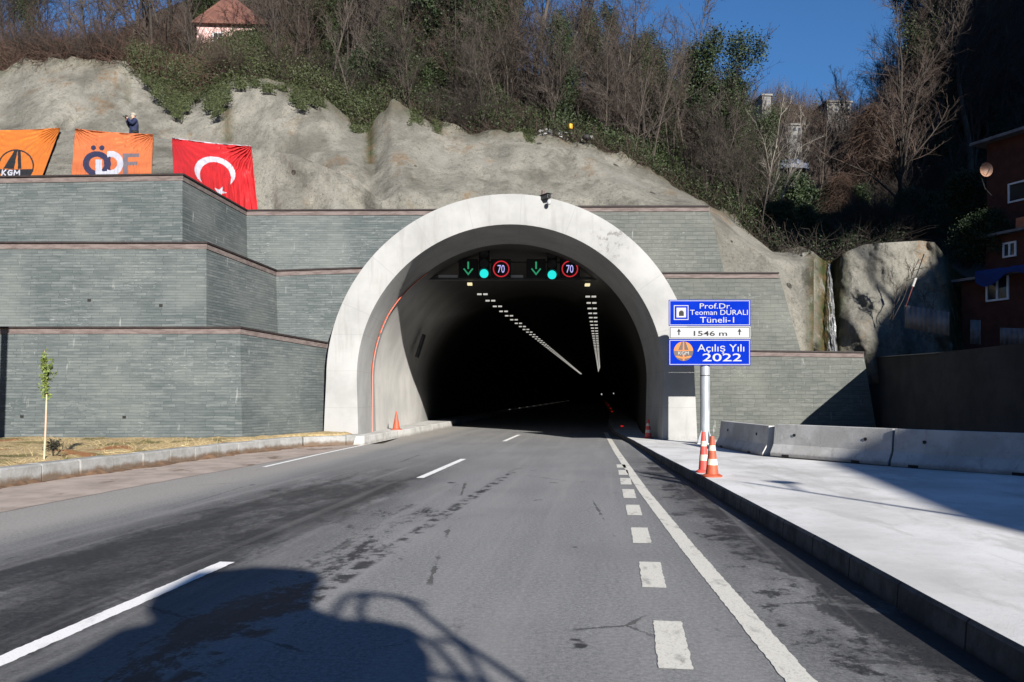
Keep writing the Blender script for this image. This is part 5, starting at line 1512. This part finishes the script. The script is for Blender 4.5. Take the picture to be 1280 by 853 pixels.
# cameras
def cctv(name, label, loc, rz, s, light=False):
    root = thing(name, label, "camera", loc, rz)
    MB().box(-.1 * s, .1 * s, -.3 * s, .22 * s, -.09 * s, .09 * s).build("housing", M['white'] if light else M['steel_dark'], root, bevel=.015)
    MB().box(-.13 * s, .13 * s, -.36 * s, .2 * s, .095 * s, .11 * s).build("sun_shield", M['steel_dark'], root)
    MB().tube([(0, -.3 * s, 0), (0, -.33 * s, 0)], .06 * s, 14).build("lens", M['black'], root)
    MB().tube([(0, .1 * s, -.05 * s), (0, .12 * s, -.26 * s), (0, .3 * s, -.3 * s)], .03 * s).build("bracket", M['steel_dark'], root)
    return root
c1 = cctv("surveillance_camera", "dark surveillance camera perched on the crown of the white arch", (P(681, 247, YP - .05)), math.radians(35), .8)
MB().ball((0.02, -.2, -.2), .07, .07, .09).build("lens_dome", M["white"], c1, True)
MB().tube([(.1, .22, -.25), (.1, .22, .3)], .06).build("mast", M['coping'], c1)
cctv("surveillance_camera", "pale surveillance camera on the tunnel wall left of the lane signals", Vector((gx(560), GY - .6, gz(317))), math.radians(-40), 1.0, True)
# warm lamps below the beam
for px, py in ((586, 352), (736.5, 353)):
    o = MB().box(gx(px - 3), gx(px + 3), GY + .6, GY + .9, gz(py + 1.3), gz(py - 1.3)).build("beam_lamp", M['lamp_warm'], None)
    tag(o, "small warm lamp under the left part of the gantry beam" if px < 650 else "small warm lamp under the right part of the gantry beam", "lamp")
# two double rows of ceiling lamps
lamp_me = MB().box(-.09, .09, -.05, .05, -.03, .03)
first = lamp_me.build("ceiling_lamp", M['lamp'])
tag(first, "lit lamp in the left double row on the tunnel ceiling", "ceiling lamp", "left row of tunnel lamps")
u_dir = Vector((.1115, .9938, 0)); first_used = False
for row, (px, py) in enumerate(((603, 368), (738.5, 371))):
    p0 = P(px, py, 33.0); dzl = p0.z
    for i in range(68):
        c = p0 + u_dir * (2.4 * i) + Vector((0, 0, .0067 * 2.4 * i))
        for s_ in (-.125, .125):
            o = first if not first_used else first.copy()
            if first_used: COL.objects.link(o)
            first_used = True
            o.location = c + Vector((s_, 0, 0))
            if row == 1: tag(o, "lit lamp in the right double row on the tunnel ceiling", "ceiling lamp", "right row of tunnel lamps")
# small lit signs and road studs deep inside
dots = [(589, 482, 60, 'lamp', .10), (670, 488, 75, 'lamp', .08), (752, 493, 140, 'lamp', .09), (767, 492, 100, 'lamp', .05), (779, 491, 90, 'lamp', .05)]
for i, (px, py, Y, mt, s_) in enumerate(dots):
    c = P(px, py, Y); o = MB().box(-s_, s_, -.05, .05, -s_ * 1.5, s_ * 1.5).build("wall_lamp", mottled("dim_lamp", (.2, .2, .2), (.25, .25, .25)) if i < 2 else M['lamp']); o.location = c
    tag(o, ["faint small panel on the dark left tunnel wall nearest the mouth", "faint small panel on the dark left tunnel wall farther in", "bright lamp at the far vanishing end of the tunnel", "small lamp on the far right tunnel wall, nearer the vanishing end", "small lamp on the right tunnel wall nearest the mouth"][i], "wall lamp")
stud = MB().box(-.06, .06, -.05, .05, 0, .05).build("road_stud", M['red_dot']); us = False
for px, py in ((777.5, 533.5), (765, 515), (763, 511), (760.5, 507), (758, 503.5), (756.5, 501)):
    o = stud if not us else stud.copy()
    if us: COL.objects.link(o)
    us = True; o.location = G(px, py, .14); tag(o, "tiny red stud along the right kerb inside the tunnel", "road stud", "red studs in the tunnel")
stud = MB().box(-.05, .05, -.05, .05, 0, .05).build("road_stud", M['lamp']); us = False
for j in range(14):
    px = 637 + 98 * (j / 13) ** .8; py = 512.5 - 15 * (j / 13) ** .8
    o = stud if not us else stud.copy()
    if us: COL.objects.link(o)
    us = True; o.location = G(px, py, .28); tag(o, "tiny white stud along the left walkway inside the tunnel", "road stud", "white studs in the tunnel")
# left wall cabinet inside the mouth
o = MB().box(0, .12, -.3, .3, -.55, .55).build("wall_cabinet", M['steel_dark'], bevel=.02); o.location = (float(tc(36.5)) - RI * .93, 36.5, 3.9); o.rotation_euler = (0, math.radians(18), 0)
tag(o, "dark narrow cabinet on the left tunnel wall at the shadow edge", "cabinet")

# ------------------------------------------------------------------ things beyond the frame whose shadows fall into it
def shade(px, py, Yc):
    g = G(px, py); t_ = (g.y - Yc) / -S.y
    return g + S * t_
truck = thing("truck", "high truck standing behind the viewpoint, casting the big shadow on the road", "truck")
YC = -4.0
ol = [(20, 853), (95, 820), (150, 786), (200, 775), (222, 756), (256, 742), (241, 727), (246, 715), (280, 712), (320, 708), (370, 710), (399, 715), (404, 727), (397, 742), (392, 760), (425, 772), (475, 775), (505, 782), (525, 800), (542, 825), (541, 853)]
body = [shade(*p, YC) for p in ol]
zb = 1.0
body = [Vector((body[0].x - .1, YC, zb))] + body + [Vector((body[-1].x + .0, YC, zb))]
MB().prism(body, (0, -.9, 0)).build("cab", M['steel_dark'], truck)
xm = (body[0].x + body[-1].x) / 2
MB().box(xm - 1.2, xm + 1.2, -11, YC - .95, .9, 3.0).build("cargo_box", M['galv'], truck)
for yy_ in (-4.6, -9.8):
    for s_ in (-1, 1): MB().tube([(xm + s_ * 1.15 - .15, yy_, .5), (xm + s_ * 1.15 + .15, yy_, .5)], .5, 24).build("wheel", M['black'], truck)
for path in ([(418, 768), (425, 755), (435, 745), (460, 742), (500, 747), (530, 754), (522, 762)], [(500, 747), (520, 760), (565, 795), (595, 815), (640, 845), (690, 880)],
             [(452, 778), (450, 760), (455, 748), (465, 743)], [(505, 783), (540, 805), (552, 800), (572, 802), (590, 825), (609, 858)], [(540, 805), (565, 830), (585, 862)], [(541, 845), (580, 848), (612, 852)]):
    MB().tube([shade(*p, YC) for p in path], .03, 8).build("mirror_arm", M['black'], truck, True)
tip = G(930, 603, .2); dst = 16.0; tp = tip + S * dst
lamp = thing("lamp_post", "slim steel post on the right pavement beyond the frame", "lamp post")
MB().tube([(tp.x, tp.y, .2), (tp.x, tp.y, tp.z)], [.07, .04], 10).build("post", M['galv'], lamp, True)
bb_ = G(985, 605, .2) + S * dst
MB().ball((bb_.x, tp.y, bb_.z), .22, .15, .1).build("lamp_head", M['steel_dark'], lamp, True)
MB().tube([(tp.x, tp.y, bb_.z - .5), (bb_.x, tp.y, bb_.z)], .03).build("arm", M['galv'], lamp)
lp = thing("utility_pole", "wooden pole left of the view whose shadow lies on the slate wall", "pole")
q0 = P(0, 520, 23.1) + S * 5.6; q1 = P(6, 412, 23.3) + S * 5.6
MB().tube([(q0.x, q0.y, .2), (q1.x, q1.y, q1.z)], .1, 10).build("post", M['bark_dark'], lp, True)
MB().tube([(q1.x, q1.y, q1.z - .12), (q1.x, q1.y, q1.z + .04)], .13, 10).build("pole_cap", M['steel_dark'], lp, True)
for nm in list(PROTO):
    if nm not in USED:
        for ch in list(PROTO[nm].children): bpy.data.objects.remove(ch)
        bpy.data.objects.remove(PROTO[nm])
